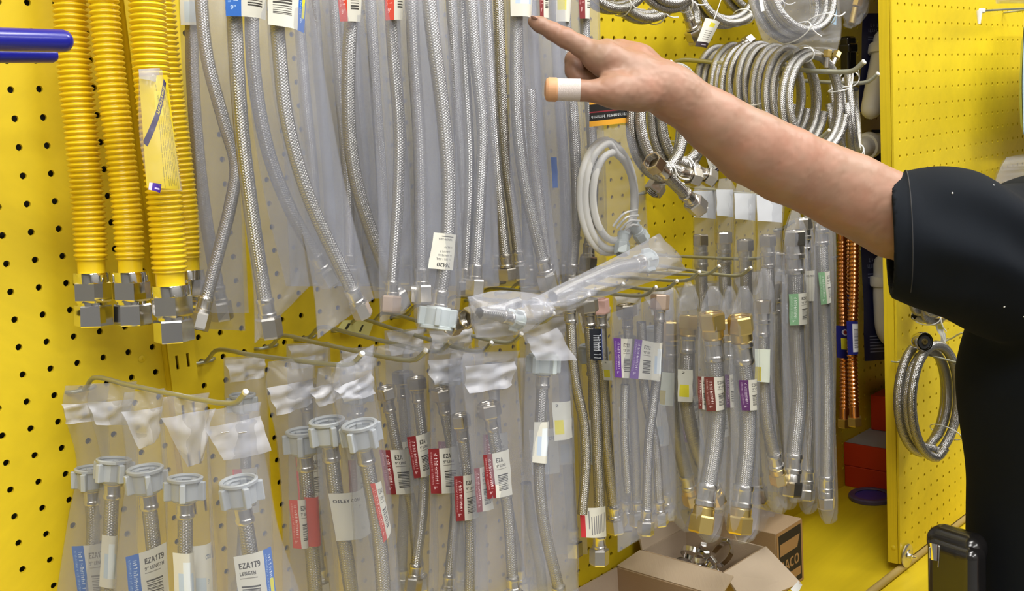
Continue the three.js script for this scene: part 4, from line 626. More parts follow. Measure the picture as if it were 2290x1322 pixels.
// clear bag with brass parts
{
  const z = 0.2, t = thing('bagged_fittings', 'small clear bag of brass parts hanging above the navy package', 'bagged fittings', P(1900, 20, z));
  part('brass_nut', aim(hexNut(0.008, 0.012), P(1916, 14, z), V(0.2, 1, 0.2)), M.brass, t); part('brass_tube', aim(lathe([[0, -0.02], [0.005, -0.02], [0.005, 0.004]], 16), P(1912, 22, z), V(0.2, 1, 0.2)), M.brass, t);
  part('plastic_bag', pouch([[1868, -100], [1872, 0], [1888, 40], [1898, 62]].map(([u, v]) => P(u, v, z)), [[1940, -100], [1944, 0], [1936, 30], [1904, 64]].map(([u, v]) => P(u, v, z)), { bulge: 0.012, seed: 12 }), M.filmClear, t);
}
// carded coil of white tubing
{
  const z = 0.205, t = thing('carded_tubing', 'coil of pale tubing in a clear bag under a black and orange header card', 'packaged hose', P(1385, 240, z));
  part('header_card', sheet([[1318, 222], [1424, 212], [1424, 272], [1318, 284]].map(([u, v]) => P(u, v, z + 0.012)), { bow: 0.002 }), L_.header, t, 'black card with orange bands');
  const c = P(1366, 440, z), pts = [];
  for (let k = 0; k <= 60; k++) { const th = k / 20 * 2 * Math.PI, R = metres(k > 40 ? 98 : k > 20 ? 118 : 126, c); pts.push(c.clone().add(V(Math.sin(th) * R * 0.78, Math.cos(th) * R, (k / 60 - 0.5) * 0.014))); }
  part('tubing', tube(spline(pts), 0.0042, { seg: 180, sides: 10 }), M.plasticWhite, t, 'pale grey tubing');
  for (const [u, v, d] of [[1395, 520, V(-0.5, -0.9, 0.2)], [1415, 500, V(0.6, -0.8, 0.1)]]) part('hose_nut', aim(merge([crimp(0.006), hexNut(0.009, 0.014).translate(0, 0.014, 0)]), P(u, v, z + 0.01), d), M.plasticPale, t);
  for (let k = 0; k < 4; k++) part('tie', wire([P(1372 + k * 8, 505 + k * 4, z + 0.012), P(1392 + k * 6, 480 + k * 8, z + 0.02), P(1424 + k * 3, 470 + k * 12, z + 0.014)], 0.0014, 6), M.tie, t);
  part('plastic_bag', pouch([[1318, 276], [1322, 400], [1330, 500], [1342, 572]].map(([u, v]) => P(u, v, z + 0.004)), [[1424, 268], [1440, 380], [1446, 480], [1452, 556]].map(([u, v]) => P(u, v, z + 0.004)), { bulge: 0.016, seed: 15, crease: 0.004 }), M.film, t);
}
// coils on the sliding panel
{
  const zf = 0.265, c = P(2076, 895, zf + 0.045);
  coil('big loose coil of smooth braided hose on the sliding panel, tied in white', c, metres(78, c), 0.0072, { turns: 3, n: face(-0.35, 0), squash: 1.62, seed: 61, group: 'coils on the sliding panel', ties: [[-2.35]], ends: ['none', 'none'], start: 3.4, drift: 1.9 });
  const e = P(2064, 764, zf + 0.05), d = V(-0.55, 0.12, 0.8).normalize(), t = thing('hose_end_nut', 'round chrome hose end with black washer and brass core above the panel coil', 'fitting', e.clone());
  part('nut_shell', aim(lathe([[0.006, -0.016], [0.0125, -0.014], [0.0145, -0.006], [0.0145, 0.004], [0.0135, 0.006], [0.0115, 0.006], [0.011, 0.002], [0, 0.002]], 28), e, d), M.chrome, t);
  part('washer', aim(lathe([[0.0045, 0.0028], [0.0105, 0.0028], [0.0105, 0.004], [0.0045, 0.004]], 24), e, d), M.rubber, t); part('core', aim(lathe([[0.0012, 0.003], [0.0045, 0.003], [0.0045, 0.006], [0.0015, 0.006]], 16), e, d), M.brass, t);
  const c2 = P(2085, 640, zf + 0.042);
  coil('coil on the sliding panel half hidden under the sleeve, with a paper ribbon', c2, metres(52, c2), 0.0068, { turns: 3, n: face(-0.35, 0), squash: 1.5, seed: 62, group: 'coils on the sliding panel', ties: [[2.7]], ends: ['none', 'hex'], start: 2.6, drift: 1.9 });
  const rb = thing('paper_ribbon_tag', 'curled white paper tag with a violet foot on the panel coil', 'tag', P(2105, 730, zf + 0.04)); part('tag_card', sheet([[2090, 722], [2108, 722], [2122, 776], [2110, 782]].map(([u, v]) => P(u, v, zf + 0.045)), { bow: 0.001, wave: 0.006, nv: 10 }), L_.ribbon, rb);
  for (const [u, v, w] of [[2010, 806, 'through the big coil on'], [2110, 760, 'above the big coil on']]) { const b = P(u, v, zf); const q = hook(`thin wire hook ${w} the sliding panel`, b.x, b.y, V(b.x, b.y + 0.015, zf + 0.13), { r: 0.0016, z0: zf, group: 'wire hooks on the sliding panel' }); }
  const ph = P(2290, 20, zf), tip = P(2196, 28, zf + 0.02);
}

// ------------------------------------------------------------------ copper connectors, navy packages, red boxes, deck clutter
function corrugated(pts, r, pitch, depth, tail = 0.02) {
  const c = spline(pts), len = c.getLength(), n = Math.round(len / pitch), per = 6, rows = n * per + 1, fr = c.computeFrenetFrames(rows - 1, false), S = 16, pos = [], idx = [];
  for (let j = 0; j < rows; j++) {
    const t = j / (rows - 1), p = c.getPointAt(t), plain = t * len < tail || (1 - t) * len < tail, rr = plain ? r * (1 - depth * 0.4) : r * (1 - depth * (0.5 + 0.5 * Math.cos(2 * Math.PI * (j % per) / per)));
    for (let i = 0; i < S; i++) { const a = i * 2 * Math.PI / S, d = fr.normals[j].clone().multiplyScalar(Math.cos(a) * rr).addScaledVector(fr.binormals[j], Math.sin(a) * rr).add(p); pos.push(d.x, d.y, d.z); }
  }
  for (let j = 0; j < rows - 1; j++) for (let i = 0; i < S; i++) { const a = j * S + i, b = j * S + (i + 1) % S; idx.push(a, b, a + S, b, b + S, a + S); }
  const g = new THREE.BufferGeometry(); g.setAttribute('position', new THREE.Float32BufferAttribute(pos, 3)); g.setIndex(idx); g.computeVertexNormals();
  return g;
}
[['copper corrugated connector with a round emblem on its blue label', 0.12, [[1884, 512], [1884, 640], [1888, 780], [1888, 936]], 24, [[1869, 728], [1896, 730], [1898, 802], [1872, 800]], L_.copperTag], ['copper corrugated connector with a barcode label', 0.165, [[1911, 506], [1910, 640], [1906, 780], [1911, 932]], 25, [[1893, 718], [1918, 718], [1918, 790], [1896, 794]], L_.copperBar], ['copper corrugated connector behind the other two, yellow dotted label', 0.09, [[1898, 510], [1896, 600], [1896, 700], [1897, 800]], 17, [[1887, 660], [1900, 656], [1900, 760], [1889, 764]], L_.copperTag]].forEach(([label, z, ax, w, q, m], k) => {
  const pts = ax.map(([u, v]) => P(u, v, z)), r = metres(w, pts[0]) / 2, t = thing('copper_connector', label, 'copper hose', pts[0].clone(), 'copper corrugated connectors');
  part('corrugated_tube', corrugated(pts, r, 0.0068, 0.25), M.copper, t);
  part('label', sheet(q.map(([u, v]) => P(u, v, z + r)), { bow: 0.008 }), m, t, 'blue wrap label');
  const down = pts[3].clone().sub(pts[2]).normalize(), up = pts[0].clone().sub(pts[1]).normalize();
  part('hex_nut', aim(hexNut(r * 1.35, r * 1.7), pts[3], down), M.brass, t); part('hex_nut', aim(hexNut(r * 1.35, r * 1.7), pts[0], up), M.brass, t);
  part('blue_band', aim(lathe([[r * 0.98, 0], [r * 1.05, -0.001], [r * 1.05, -0.004], [r * 0.98, -0.005]], 18), pts[0], up), M.blueGrip, t);
});
{ const p = P(1897, 500, 0.135); hook('dark wire hook carrying the copper connectors', p.x, p.y - 0.012, V(p.x, p.y + 0.02, 0.21), { r: 0.003 }); const d = P(1978, 556, 0.1); hook('wire hook carrying the low navy package', d.x, d.y - 0.018, V(d.x, d.y + 0.008, 0.14)); }
function drainPack(label, q, z, trap) {
  const c = q.map(([u, v]) => P(u, v, z)), t = thing('drain_package', label, 'package', c[0].clone(), 'navy carded drain parts');
  part('backing_card', sheet(c, { bow: 0.001, wave: 0.003 }), L_.drain, t, 'navy printed card');
  const pipe = trap.map(([u, v]) => P(u, v, z + 0.02));
  part('white_pipe', tube(spline(pipe), 0.018, { seg: 40, sides: 20, cap: true }), M.plasticWhite, t, 'white plastic drain pipe');
  part('slip_nut', aim(lathe([[0.0185, 0], [0.0235, 0], [0.0245, 0.004], [0.0245, 0.014], [0.0235, 0.018], [0.0185, 0.018]], 24), pipe[0].clone().lerp(pipe[1], 0.3), pipe[1].clone().sub(pipe[0])), M.plasticWhite, t);
}
drainPack('navy carded package with a white drain pipe, behind the top of the sliding panel', [[1930, 30], [2040, 30], [2030, 252], [1920, 250]], 0.09, [[1976, 88], [1968, 140], [1956, 200], [1948, 244]]);
drainPack('navy carded package with a white trap bend, low beside the copper connectors', [[1926, 552], [2030, 545], [2034, 800], [1934, 808]], 0.1, [[1976, 590], [1976, 680], [1982, 740], [2010, 768]]);
drainPack('navy package lying low behind the shaded coils', [[1950, 290], [2040, 290], [2040, 380], [1940, 384]], 0.07, [[1930, 330], [1950, 322], [1990, 318]]);
{ const z = 0.05, c = P(1897, 128, z), t = thing('black_clip_tool', 'small glossy black tool hanging behind the brass hose ends', 'tool', c.clone()); part('handle', aim(rbox(0.030, 0.075, 0.02, 0.006), c, V(0, 1, 0)), M.blackGloss, t); part('cap', aim(rbox(0.034, 0.018, 0.024, 0.005), P(1897, 108, z), V(0, 1, 0)), M.blackGloss, t); }
// red boxes on the deck
const D0 = DECK + 0.0003;
[['red cardboard box at the bottom of the stack beside the copper connectors', 1.552, 1.78, D0, D0 + 0.0435, 0.002, 0.15, false], ['red cardboard box with a grey printed lid, second of its stack', 1.552, 1.78, D0 + 0.044, D0 + 0.0905, 0.001, 0.148, true], ['red cardboard box standing behind the printed lid', 1.655, 1.79, D0 + 0.092, D0 + 0.165, 0.01, 0.14, false]].forEach(([label, x0, x1, y0, y1, z0, z1, lid]) => {
  const t = thing('red_box', label, 'box', V((x0 + x1) / 2, y0, (z0 + z1) / 2), 'red boxes on the deck');
  part('carton', rbox(x1 - x0, y1 - y0, z1 - z0, 0.0015, 1).translate((x0 + x1) / 2, (y0 + y1) / 2, (z0 + z1) / 2), M.red, t);
  if (lid) part('lid_print', sheet([V(x0 + 0.002, y1 + 0.0006, z0 + 0.002), V(x0 + 0.002, y1 + 0.0006, z1 - 0.002), V(x1 - 0.002, y1 + 0.0006, z1 - 0.002), V(x1 - 0.002, y1 + 0.0006, z0 + 0.002)].map((p, i, a) => a[[3, 0, 1, 2][i]]), { bow: 0 }), L_.photoBox, t, 'grey printed lid');
});
{ const c = PY(1948, 1108, D0 + 0.006), t = thing('tape_roll', 'flat blue and purple roll lying on the deck before the red boxes', 'tape roll', V(c.x, D0, c.z)), b = V(c.x, D0, c.z);
  part('roll_ring', lathe([[0.030, 0.0], [0.041, 0.0], [0.042, 0.002], [0.042, 0.007], [0.040, 0.009], [0.032, 0.009], [0.030, 0.007]], 40).translate(b.x, b.y, b.z), std(0.10, 0.08, 0.16, { roughness: 0.4 }), t); part('roll_centre', lathe([[0, 0.004], [0.030, 0.006]], 30).translate(b.x, b.y, b.z), std(0.05, 0.05, 0.32, { roughness: 0.4 }), t, 'blue centre'); }
// cardboard boxes
function slab(q, th, m) { // thin board through four corners
  const n = q[1].clone().sub(q[0]).cross(q[3].clone().sub(q[0])).normalize().multiplyScalar(th / 2), a = q.map(p => p.clone().add(n)), b = q.map(p => p.clone().sub(n)), pos = [], f = (...v) => { for (const i of [0, 1, 2, 0, 2, 3]) pos.push(v[i].x, v[i].y, v[i].z); };
  f(...a); f(b[3], b[2], b[1], b[0]); for (let i = 0; i < 4; i++) { const j = (i + 1) % 4; f(a[i], b[i], b[j], a[j]); }
  const g = new THREE.BufferGeometry(), uv = []; for (let i = 0; i < pos.length; i += 3) uv.push((pos[i] + pos[i + 2]) * 4, (pos[i + 1] + pos[i + 2] * 0.5) * 4);
  g.setAttribute('position', new THREE.Float32BufferAttribute(pos, 3)); g.setAttribute('uv', new THREE.Float32BufferAttribute(uv, 2)); g.computeVertexNormals(); return g;
}
{
  const x0 = 1.034, x1 = 1.116, y1 = Y0 - 0.721, z0 = 0.03, z1 = 0.15, t = thing('carton', 'small brown carton printed RACO on a dark panel, crumpled film on top', 'carton', V((x0 + x1) / 2, D0, (z0 + z1) / 2));
  part('carton_body', rbox(x1 - x0, y1 - D0, z1 - z0, 0.0015, 1).translate((x0 + x1) / 2, (D0 + y1) / 2, (z0 + z1) / 2), M.card, t);
  part('printed_face', sheet([V(x0 + 0.001, y1 - 0.001, z1 + 0.0005), V(x1 - 0.001, y1 - 0.001, z1 + 0.0005), V(x1 - 0.001, D0 + 0.001, z1 + 0.0005), V(x0 + 0.001, D0 + 0.001, z1 + 0.0005)], { bow: 0 }), L_.raco, t, 'face with dark panel and lettering');
  const f = thing('crumpled_film', 'crumpled clear film lying on the RACO carton', 'plastic film', V(x0 + 0.03, y1, z1 - 0.05));
  part('film_sheet', sheet([V(x0 - 0.02, y1 + 0.022, z0 + 0.02), V(x1 + 0.01, y1 + 0.018, z0 + 0.03), V(x1 - 0.005, y1 + 0.014, z1 - 0.02), V(x0 - 0.025, y1 + 0.012, z1 - 0.01)], { bow: 0.012, wave: 0.03, nu: 26, nv: 20, seed: 5 }), M.filmClear, f);
}
{ // open carton with hose clamps
  const yT = Y0 - 0.715, x0 = 0.855, x1 = 0.97, z0 = 0.025, z1 = 0.17, th = 0.003, t = thing('open_carton', 'open brown carton with splayed flaps holding loose steel hose clamps', 'carton', V((x0 + x1) / 2, D0, (z0 + z1) / 2));
  part('bottom', box(x0, x1, D0, D0 + th, z0, z1), M.cardInside, t);
  part('side_panel', box(x0, x0 + th, D0, yT, z0, z1), M.card, t); part('side_panel', box(x1 - th, x1, D0, yT, z0, z1), M.cardInside, t);
  part('end_panel', box(x0, x1, D0, yT, z0, z0 + th), M.cardInside, t); part('end_panel', box(x0, x1, D0, yT, z1 - th, z1), M.card, t);
  part('flap', slab([V(x0, yT, z1), V(x1, yT, z1), PY(1790, 1305, Y0 - 0.748), PY(1668, 1356, Y0 - 0.748)], th), M.cardInside, t, 'pale inner side of a bent flap');
  part('flap', slab([V(x0 + 0.004, yT - 0.001, z0 + 0.006), V(x0 + 0.004, yT - 0.001, z1 - 0.006), V(x0 + 0.012, yT - 0.045, z1 - 0.012), V(x0 + 0.012, yT - 0.045, z0 + 0.012)], th), M.cardInside, t);
  part('flap', slab([V(x1, yT, z0), V(x1, yT, z1 - 0.05), V(x1 + 0.008, yT + 0.03, z1 - 0.07), V(x1 + 0.008, yT + 0.03, z0 + 0.01)], th), M.card, t);
  part('flap', slab([V(x0, yT, z0), V(x1, yT, z0), V(x1 - 0.008, yT + 0.04, z0 - 0.012), V(x0 + 0.008, yT + 0.04, z0 - 0.012)], th), M.cardInside, t);
  part('tape', sheet([PY(1768, 1318, Y0 - 0.745), PY(1786, 1298, Y0 - 0.745), PY(1794, 1308, Y0 - 0.752), PY(1780, 1334, Y0 - 0.752)], { bow: 0.002 }), M.plasticWhite, t, 'white tape on the flap corner');
  for (let k = 0; k < 6; k++) {
    const c = V(0.895 + 0.024 * (k % 3), D0 + 0.078 + 0.016 * (k % 2), 0.075 + 0.035 * Math.floor(k / 3)), n = V(Math.sin(k * 2.1) * 0.7, 0.45 + 0.3 * Math.cos(k * 1.3), Math.cos(k * 1.7) * 0.6).normalize();
    const g = thing('hose_clamp', ['bright steel hose clamp standing on edge in the open carton', 'steel hose clamp leaning against the carton wall', 'steel hose clamp lying flat under the others', 'steel hose clamp half buried at the corner', 'steel hose clamp resting on its screw housing', 'steel hose clamp tipped over the carton edge side'][k], 'hose clamp', c.clone(), 'hose clamps in the open carton');
    part('band', aim(lathe([[0.0195, -0.004], [0.0203, -0.004], [0.0203, 0.004], [0.0195, 0.004], [0.0195, -0.004]], 32), c, n), M.chrome, g);
    const q = new THREE.Quaternion().setFromUnitVectors(UPV, n), sd = V(0.0225, 0, 0).applyQuaternion(q).add(c);
    part('screw_housing', rbox(0.006, 0.010, 0.013, 0.001, 1).applyQuaternion(q).translate(sd.x, sd.y, sd.z), M.steel, g);
  }
  const bx = thing('crumpled_bag', 'crumpled grey plastic bag among the hose clamps', 'plastic bag', V(0.89, D0 + 0.05, 0.07)); part('film_sheet', sheet([V(0.876, D0 + 0.05, 0.05), V(0.935, D0 + 0.055, 0.05), V(0.93, D0 + 0.045, 0.12), V(0.876, D0 + 0.045, 0.12)], { bow: 0.01, wave: 0.016, nu: 22, nv: 18, seed: 8 }), M.film, bx);
}
{ // lower carton at the left
  const yT = Y0 - 0.722, x0 = 0.69, x1 = 0.80, z0 = 0.02, z1 = 0.20, th = 0.003, t = thing('open_carton', 'plain open carton with a pale inner flap beside the hose clamp carton', 'carton', V((x0 + x1) / 2, D0, (z0 + z1) / 2));
  part('bottom', box(x0, x1, D0, D0 + th, z0, z1), M.cardInside, t); part('side_panel', box(x0, x0 + th, D0, yT, z0, z1), M.card, t); part('side_panel', box(x1 - th, x1, D0, yT, z0, z1), M.card, t);
  part('end_panel', box(x0, x1, D0, yT, z0, z0 + th), M.cardInside, t); part('end_panel', box(x0, x1, D0, yT, z1 - th, z1), M.card, t);
  part('flap', slab([V(x1, yT, z0), V(x1, yT, z1), V(x1 + 0.044, yT + 0.012, z1 - 0.006), V(x1 + 0.044, yT + 0.012, z0 + 0.01)], th), M.cardInside, t, 'pale inner flap'); part('flap', slab([V(x0, yT, z1), V(x1, yT, z1), V(x1 - 0.006, yT - 0.03, z1 + 0.05), V(x0 + 0.006, yT - 0.03, z1 + 0.05)], th), M.card, t);
}
// price hook and packages at the top of the sliding panel
{
  const zf = 0.265, a = P(2300, 20, zf + 0.05), b = P(2196, 24, zf + 0.085), t = thing('label_hook', 'thin wire price hook with a white plastic tip on the sliding panel', 'hook', V(a.x, a.y, zf));
  part('wire_arm', wire([V(a.x + 0.02, a.y, zf + 0.002), V(a.x + 0.02, a.y, zf + 0.03), a, b], 0.0016, 8), M.zinc, t);
  part('plastic_tip', rbox(0.016, 0.007, 0.006, 0.002, 1).translate(b.x, b.y, b.z), M.plasticWhite, t); const c = P(2190, 36, zf + 0.085); part('plastic_tab', aim(lathe([[0, -0.012], [0.0022, -0.012], [0.0045, 0.008], [0, 0.009]], 12), c, V(0.1, 1, 0)), M.plasticWhite, t);
  const p = thing('bagged_part', 'hazy bagged part hanging at the very top of the sliding panel', 'bagged part', P(2280, -20, zf + 0.1)); part('plastic_bag', pouch([[2222, -60], [2224, -20], [2228, 8]].map(([u, v]) => P(u, v, zf + 0.1)), [[2360, -60], [2356, -20], [2350, 8]].map(([u, v]) => P(u, v, zf + 0.1)), { bulge: 0.012, seed: 22 }), M.film, p); part('inner_part', tube([P(2240, -12, zf + 0.1), P(2350, -12, zf + 0.1)], 0.006, { sides: 12, cap: true }), M.plasticWhite, p);
  const s = thing('blister_pack', 'pale blue blister package at the far side of the sliding panel', 'package', P(2310, 180, zf + 0.1)); part('blister', pouch([[2290, 60], [2286, 180], [2288, 300]].map(([u, v]) => P(u, v, zf + 0.08)), [[2400, 60], [2400, 180], [2400, 300]].map(([u, v]) => P(u, v, zf + 0.08)), { bulge: 0.03, seed: 23 }), std(0.45, 0.6, 0.68, { roughness: 0.3 }), s); part('card_back', sheet([[2290, 40], [2400, 40], [2400, 310], [2290, 310]].map(([u, v]) => P(u, v, zf + 0.055))), M.plasticPale, s);
  const w = thing('bagged_part', 'clear bag with a yellow part behind the shoulder', 'bagged part', P(2280, 400, zf + 0.06)); part('plastic_bag', pouch([[2250, 352], [2232, 385], [2215, 440]].map(([u, v]) => P(u, v, zf + 0.06)), [[2360, 330], [2370, 385], [2380, 460]].map(([u, v]) => P(u, v, zf + 0.06)), { bulge: 0.03, seed: 25, crease: 0.006 }), M.film, w); part('yellow_part', rbox(0.09, 0.06, 0.03, 0.01).translate(...P(2310, 430, zf + 0.05).toArray()), std(0.75, 0.45, 0.05), w);
}

// ------------------------------------------------------------------ person
// surface nets over a signed distance field
function surface(field, lo, hi, cell) {
  const nx = Math.ceil((hi.x - lo.x) / cell) + 1, ny = Math.ceil((hi.y - lo.y) / cell) + 1, nz = Math.ceil((hi.z - lo.z) / cell) + 1, F = new Float32Array(nx * ny * nz), id = (i, j, k) => i + nx * (j + ny * k);
  const C4 = 4;                                           // coarse skip: far cells take the coarse value
  for (let k = 0; k < nz; k += C4) for (let j = 0; j < ny; j += C4) for (let i = 0; i < nx; i += C4) {
    const mid = field(lo.x + (i + 1.5) * cell, lo.y + (j + 1.5) * cell, lo.z + (k + 1.5) * cell), far = Math.abs(mid) > cell * 7;
    for (let c = k; c < Math.min(nz, k + C4); c++) for (let b = j; b < Math.min(ny, j + C4); b++) for (let a = i; a < Math.min(nx, i + C4); a++) F[id(a, b, c)] = far ? mid : field(lo.x + a * cell, lo.y + b * cell, lo.z + c * cell);
  }
  const vid = new Int32Array(nx * ny * nz).fill(-1), pos = [], idx = [];
  const E_ = [[0, 1], [2, 3], [4, 5], [6, 7], [0, 2], [1, 3], [4, 6], [5, 7], [0, 4], [1, 5], [2, 6], [3, 7]];
  for (let k = 0; k < nz - 1; k++) for (let j = 0; j < ny - 1; j++) for (let i = 0; i < nx - 1; i++) {
    const v = []; let s = 0; for (let c = 0; c < 8; c++) { v[c] = F[id(i + (c & 1), j + (c >> 1 & 1), k + (c >> 2))]; if (v[c] < 0) s++; }
    if (s === 0 || s === 8) continue;
    let x = 0, y = 0, z = 0, n = 0;
    for (const [a, b] of E_) if (v[a] < 0 !== v[b] < 0) { const t = v[a] / (v[a] - v[b]); x += (a & 1) + t * ((b & 1) - (a & 1)); y += (a >> 1 & 1) + t * ((b >> 1 & 1) - (a >> 1 & 1)); z += (a >> 2) + t * ((b >> 2) - (a >> 2)); n++; }
    vid[id(i, j, k)] = pos.length / 3; pos.push(lo.x + (i + x / n) * cell, lo.y + (j + y / n) * cell, lo.z + (k + z / n) * cell);
  }
  for (let k = 1; k < nz - 1; k++) for (let j = 1; j < ny - 1; j++) for (let i = 1; i < nx - 1; i++) {
    const f0 = F[id(i, j, k)] < 0;
    for (const [d, u, w] of [[[1, 0, 0], [0, 1, 0], [0, 0, 1]], [[0, 1, 0], [0, 0, 1], [1, 0, 0]], [[0, 0, 1], [1, 0, 0], [0, 1, 0]]]) {
      const f1 = F[id(i + d[0], j + d[1], k + d[2])] < 0; if (f0 === f1) continue;
      const q = [[0, 0], [1, 0], [1, 1], [0, 1]].map(([a, b]) => vid[id(i - a * u[0] - b * w[0], j - a * u[1] - b * w[1], k - a * u[2] - b * w[2])]);
      if (q.some(x => x < 0)) continue;
      if (f0) idx.push(q[0], q[2], q[1], q[0], q[3], q[2]); else idx.push(q[0], q[1], q[2], q[0], q[2], q[3]);
    }
  }
  const e = cell * 0.6, nor = [];
  for (let i = 0; i < pos.length; i += 3) { const [x, y, z] = [pos[i], pos[i + 1], pos[i + 2]], n = V(field(x + e, y, z) - field(x - e, y, z), field(x, y + e, z) - field(x, y - e, z), field(x, y, z + e) - field(x, y, z - e)).normalize(); nor.push(n.x, n.y, n.z); }
  // wind every triangle the way its normals point
  for (let t = 0; t < idx.length; t += 3) { const [a, b, c] = [idx[t] * 3, idx[t + 1] * 3, idx[t + 2] * 3], ux = pos[b] - pos[a], uy = pos[b + 1] - pos[a + 1], uz = pos[b + 2] - pos[a + 2], wx = pos[c] - pos[a], wy = pos[c + 1] - pos[a + 1], wz = pos[c + 2] - pos[a + 2]; if ((uy * wz - uz * wy) * nor[a] + (uz * wx - ux * wz) * nor[a + 1] + (ux * wy - uy * wx) * nor[a + 2] < 0) { const s = idx[t + 1]; idx[t + 1] = idx[t + 2]; idx[t + 2] = s; } }
  const g = new THREE.BufferGeometry(); g.setAttribute('position', new THREE.Float32BufferAttribute(pos, 3)); g.setAttribute('normal', new THREE.Float32BufferAttribute(nor, 3)); g.setIndex(idx); return g;
}
const smin = (a, b, k) => { const h = Math.max(0, k - Math.abs(a - b)) / k; return Math.min(a, b) - h * h * k * 0.25; };
const bone = (a, b, ra, rb) => { const dx = b.x - a.x, dy = b.y - a.y, dz = b.z - a.z, L2 = dx * dx + dy * dy + dz * dz || 1e-9; return (x, y, z) => { const px = x - a.x, py = y - a.y, pz = z - a.z, t = Math.max(0, Math.min(1, (px * dx + py * dy + pz * dz) / L2)); return Math.hypot(px - t * dx, py - t * dy, pz - t * dz) - (ra + (rb - ra) * t); }; };
const chain = (j) => { const out = []; for (let i = 0; i + 1 < j.length; i++) out.push(bone(j[i].p, j[i + 1].p, j[i].r, j[i + 1].r)); return out; };
const J = (u, v, d, rpx) => ({ p: PD(u, v, d), r: rpx * d / FOCAL });
const arm = [J(1480, 192, 1.095, 40), J(1520, 219, 1.10, 50), J(1600, 276, 1.115, 61), J(1680, 330, 1.13, 73), J(1760, 370, 1.145, 76), J(1840, 405, 1.16, 74), J(1910, 438, 1.17, 80), J(2000, 482, 1.18, 85), J(2110, 520, 1.19, 92), J(2230, 560, 1.22, 100)];
const armBones = chain(arm);
const back = [ // palm: metacarpals fanning from the wrist; index nearest the camera, little finger farthest
  chain([J(1480, 192, 1.092, 40), J(1420, 165, 1.082, 42), J(1350, 132, 1.075, 35), J(1334, 126, 1.075, 28)]),
  chain([J(1480, 190, 1.10, 38), J(1420, 140, 1.102, 36), J(1358, 112, 1.098, 25)]),
  chain([J(1484, 188, 1.115, 36), J(1430, 140, 1.12, 34), J(1386, 112, 1.118, 25)]),
  chain([J(1488, 190, 1.125, 34), J(1440, 150, 1.135, 31), J(1412, 118, 1.136, 23)]),
].flat();
const thumbBase = chain([J(1478, 200, 1.085, 40), J(1430, 208, 1.07, 34), J(1375, 206, 1.06, 29), J(1362, 205, 1.06, 27)]);
const fingers = [
  chain([J(1336, 126, 1.075, 27), J(1300, 104, 1.074, 23.5), J(1262, 84, 1.073, 22), J(1236, 70, 1.0725, 19), J(1206, 54, 1.072, 17), J(1192, 48, 1.072, 13)]),
  chain([J(1352, 118, 1.10, 24), J(1318, 122, 1.103, 23), J(1284, 134, 1.105, 21), J(1283, 158, 1.10, 19), J(1292, 174, 1.097, 17), J(1318, 176, 1.098, 15), J(1334, 170, 1.10, 13)]),
  chain([J(1384, 116, 1.122, 23), J(1340, 124, 1.126, 22), J(1306, 138, 1.13, 20), J(1306, 162, 1.125, 18), J(1330, 180, 1.12, 15), J(1346, 172, 1.12, 12)]),
  chain([J(1410, 122, 1.138, 21), J(1366, 132, 1.143, 20), J(1336, 146, 1.146, 18), J(1338, 168, 1.14, 16), J(1358, 178, 1.136, 13)]),
  chain([J(1366, 206, 1.06, 27), J(1330, 204, 1.058, 24), J(1298, 202, 1.056, 23), J(1266, 201, 1.055, 21), J(1246, 200, 1.055, 18), J(1240, 200, 1.055, 16)]),
];
const handField = (x, y, z) => {
  let d = 1; for (const b of armBones) d = smin(d, b(x, y, z), 0.022);
  let h = 1; for (const b of back) h = smin(h, b(x, y, z), 0.012); for (const b of thumbBase) h = smin(h, b(x, y, z), 0.016);
  d = smin(d, h, 0.02);
  for (const f of fingers) { let q = 1; for (const b of f) q = smin(q, b(x, y, z), 0.004); d = smin(d, q, 0.006); }
  return d + 0.0006 * noise.noise(x * 60, y * 60, z * 60) + 0.0004 * noise.noise(x * 170, y * 170, z * 170);
};
const bounds = (list, pad) => { const b = new THREE.Box3(); for (const j of list) b.expandByPoint(j); return b.expandByScalar(pad); };
const hb = bounds([PD(1190, 40, 1.07), PD(1230, 225, 1.055), PD(1520, 219, 1.10), PD(1400, 100, 1.15)], 0.03), ab = bounds([...arm.slice(1).map(j => j.p)], 0.055);
// one field, fine near the hand and coarser up the arm, cut at a plane across the wrist
const cutAt = PD(1530, 226, 1.10), cutDir = arm[2].p.clone().sub(arm[1].p).normalize();
const handGeo = surface((x, y, z) => handField(x, y, z), hb.min, hb.max, 0.0022);
const clip = (g, keep) => { const p = g.attributes.position, out = []; for (let t = 0; t < g.index.count; t += 3) { const v = [0, 1, 2].map(i => g.index.getX(t + i)), m = v.reduce((s, i) => s + (p.getX(i) - cutAt.x) * cutDir.x + (p.getY(i) - cutAt.y) * cutDir.y + (p.getZ(i) - cutAt.z) * cutDir.z, 0) / 3; if (keep > 0 ? m > -0.0022 : m < 0.0022) out.push(...v); } g.setIndex(out); return g; };
const armGeo = surface(handField, ab.min, ab.max, 0.0038);
const shirtBase = PD(2508, 900, 1.36);
const trunk = V(shirtBase.x, 0, shirtBase.z);
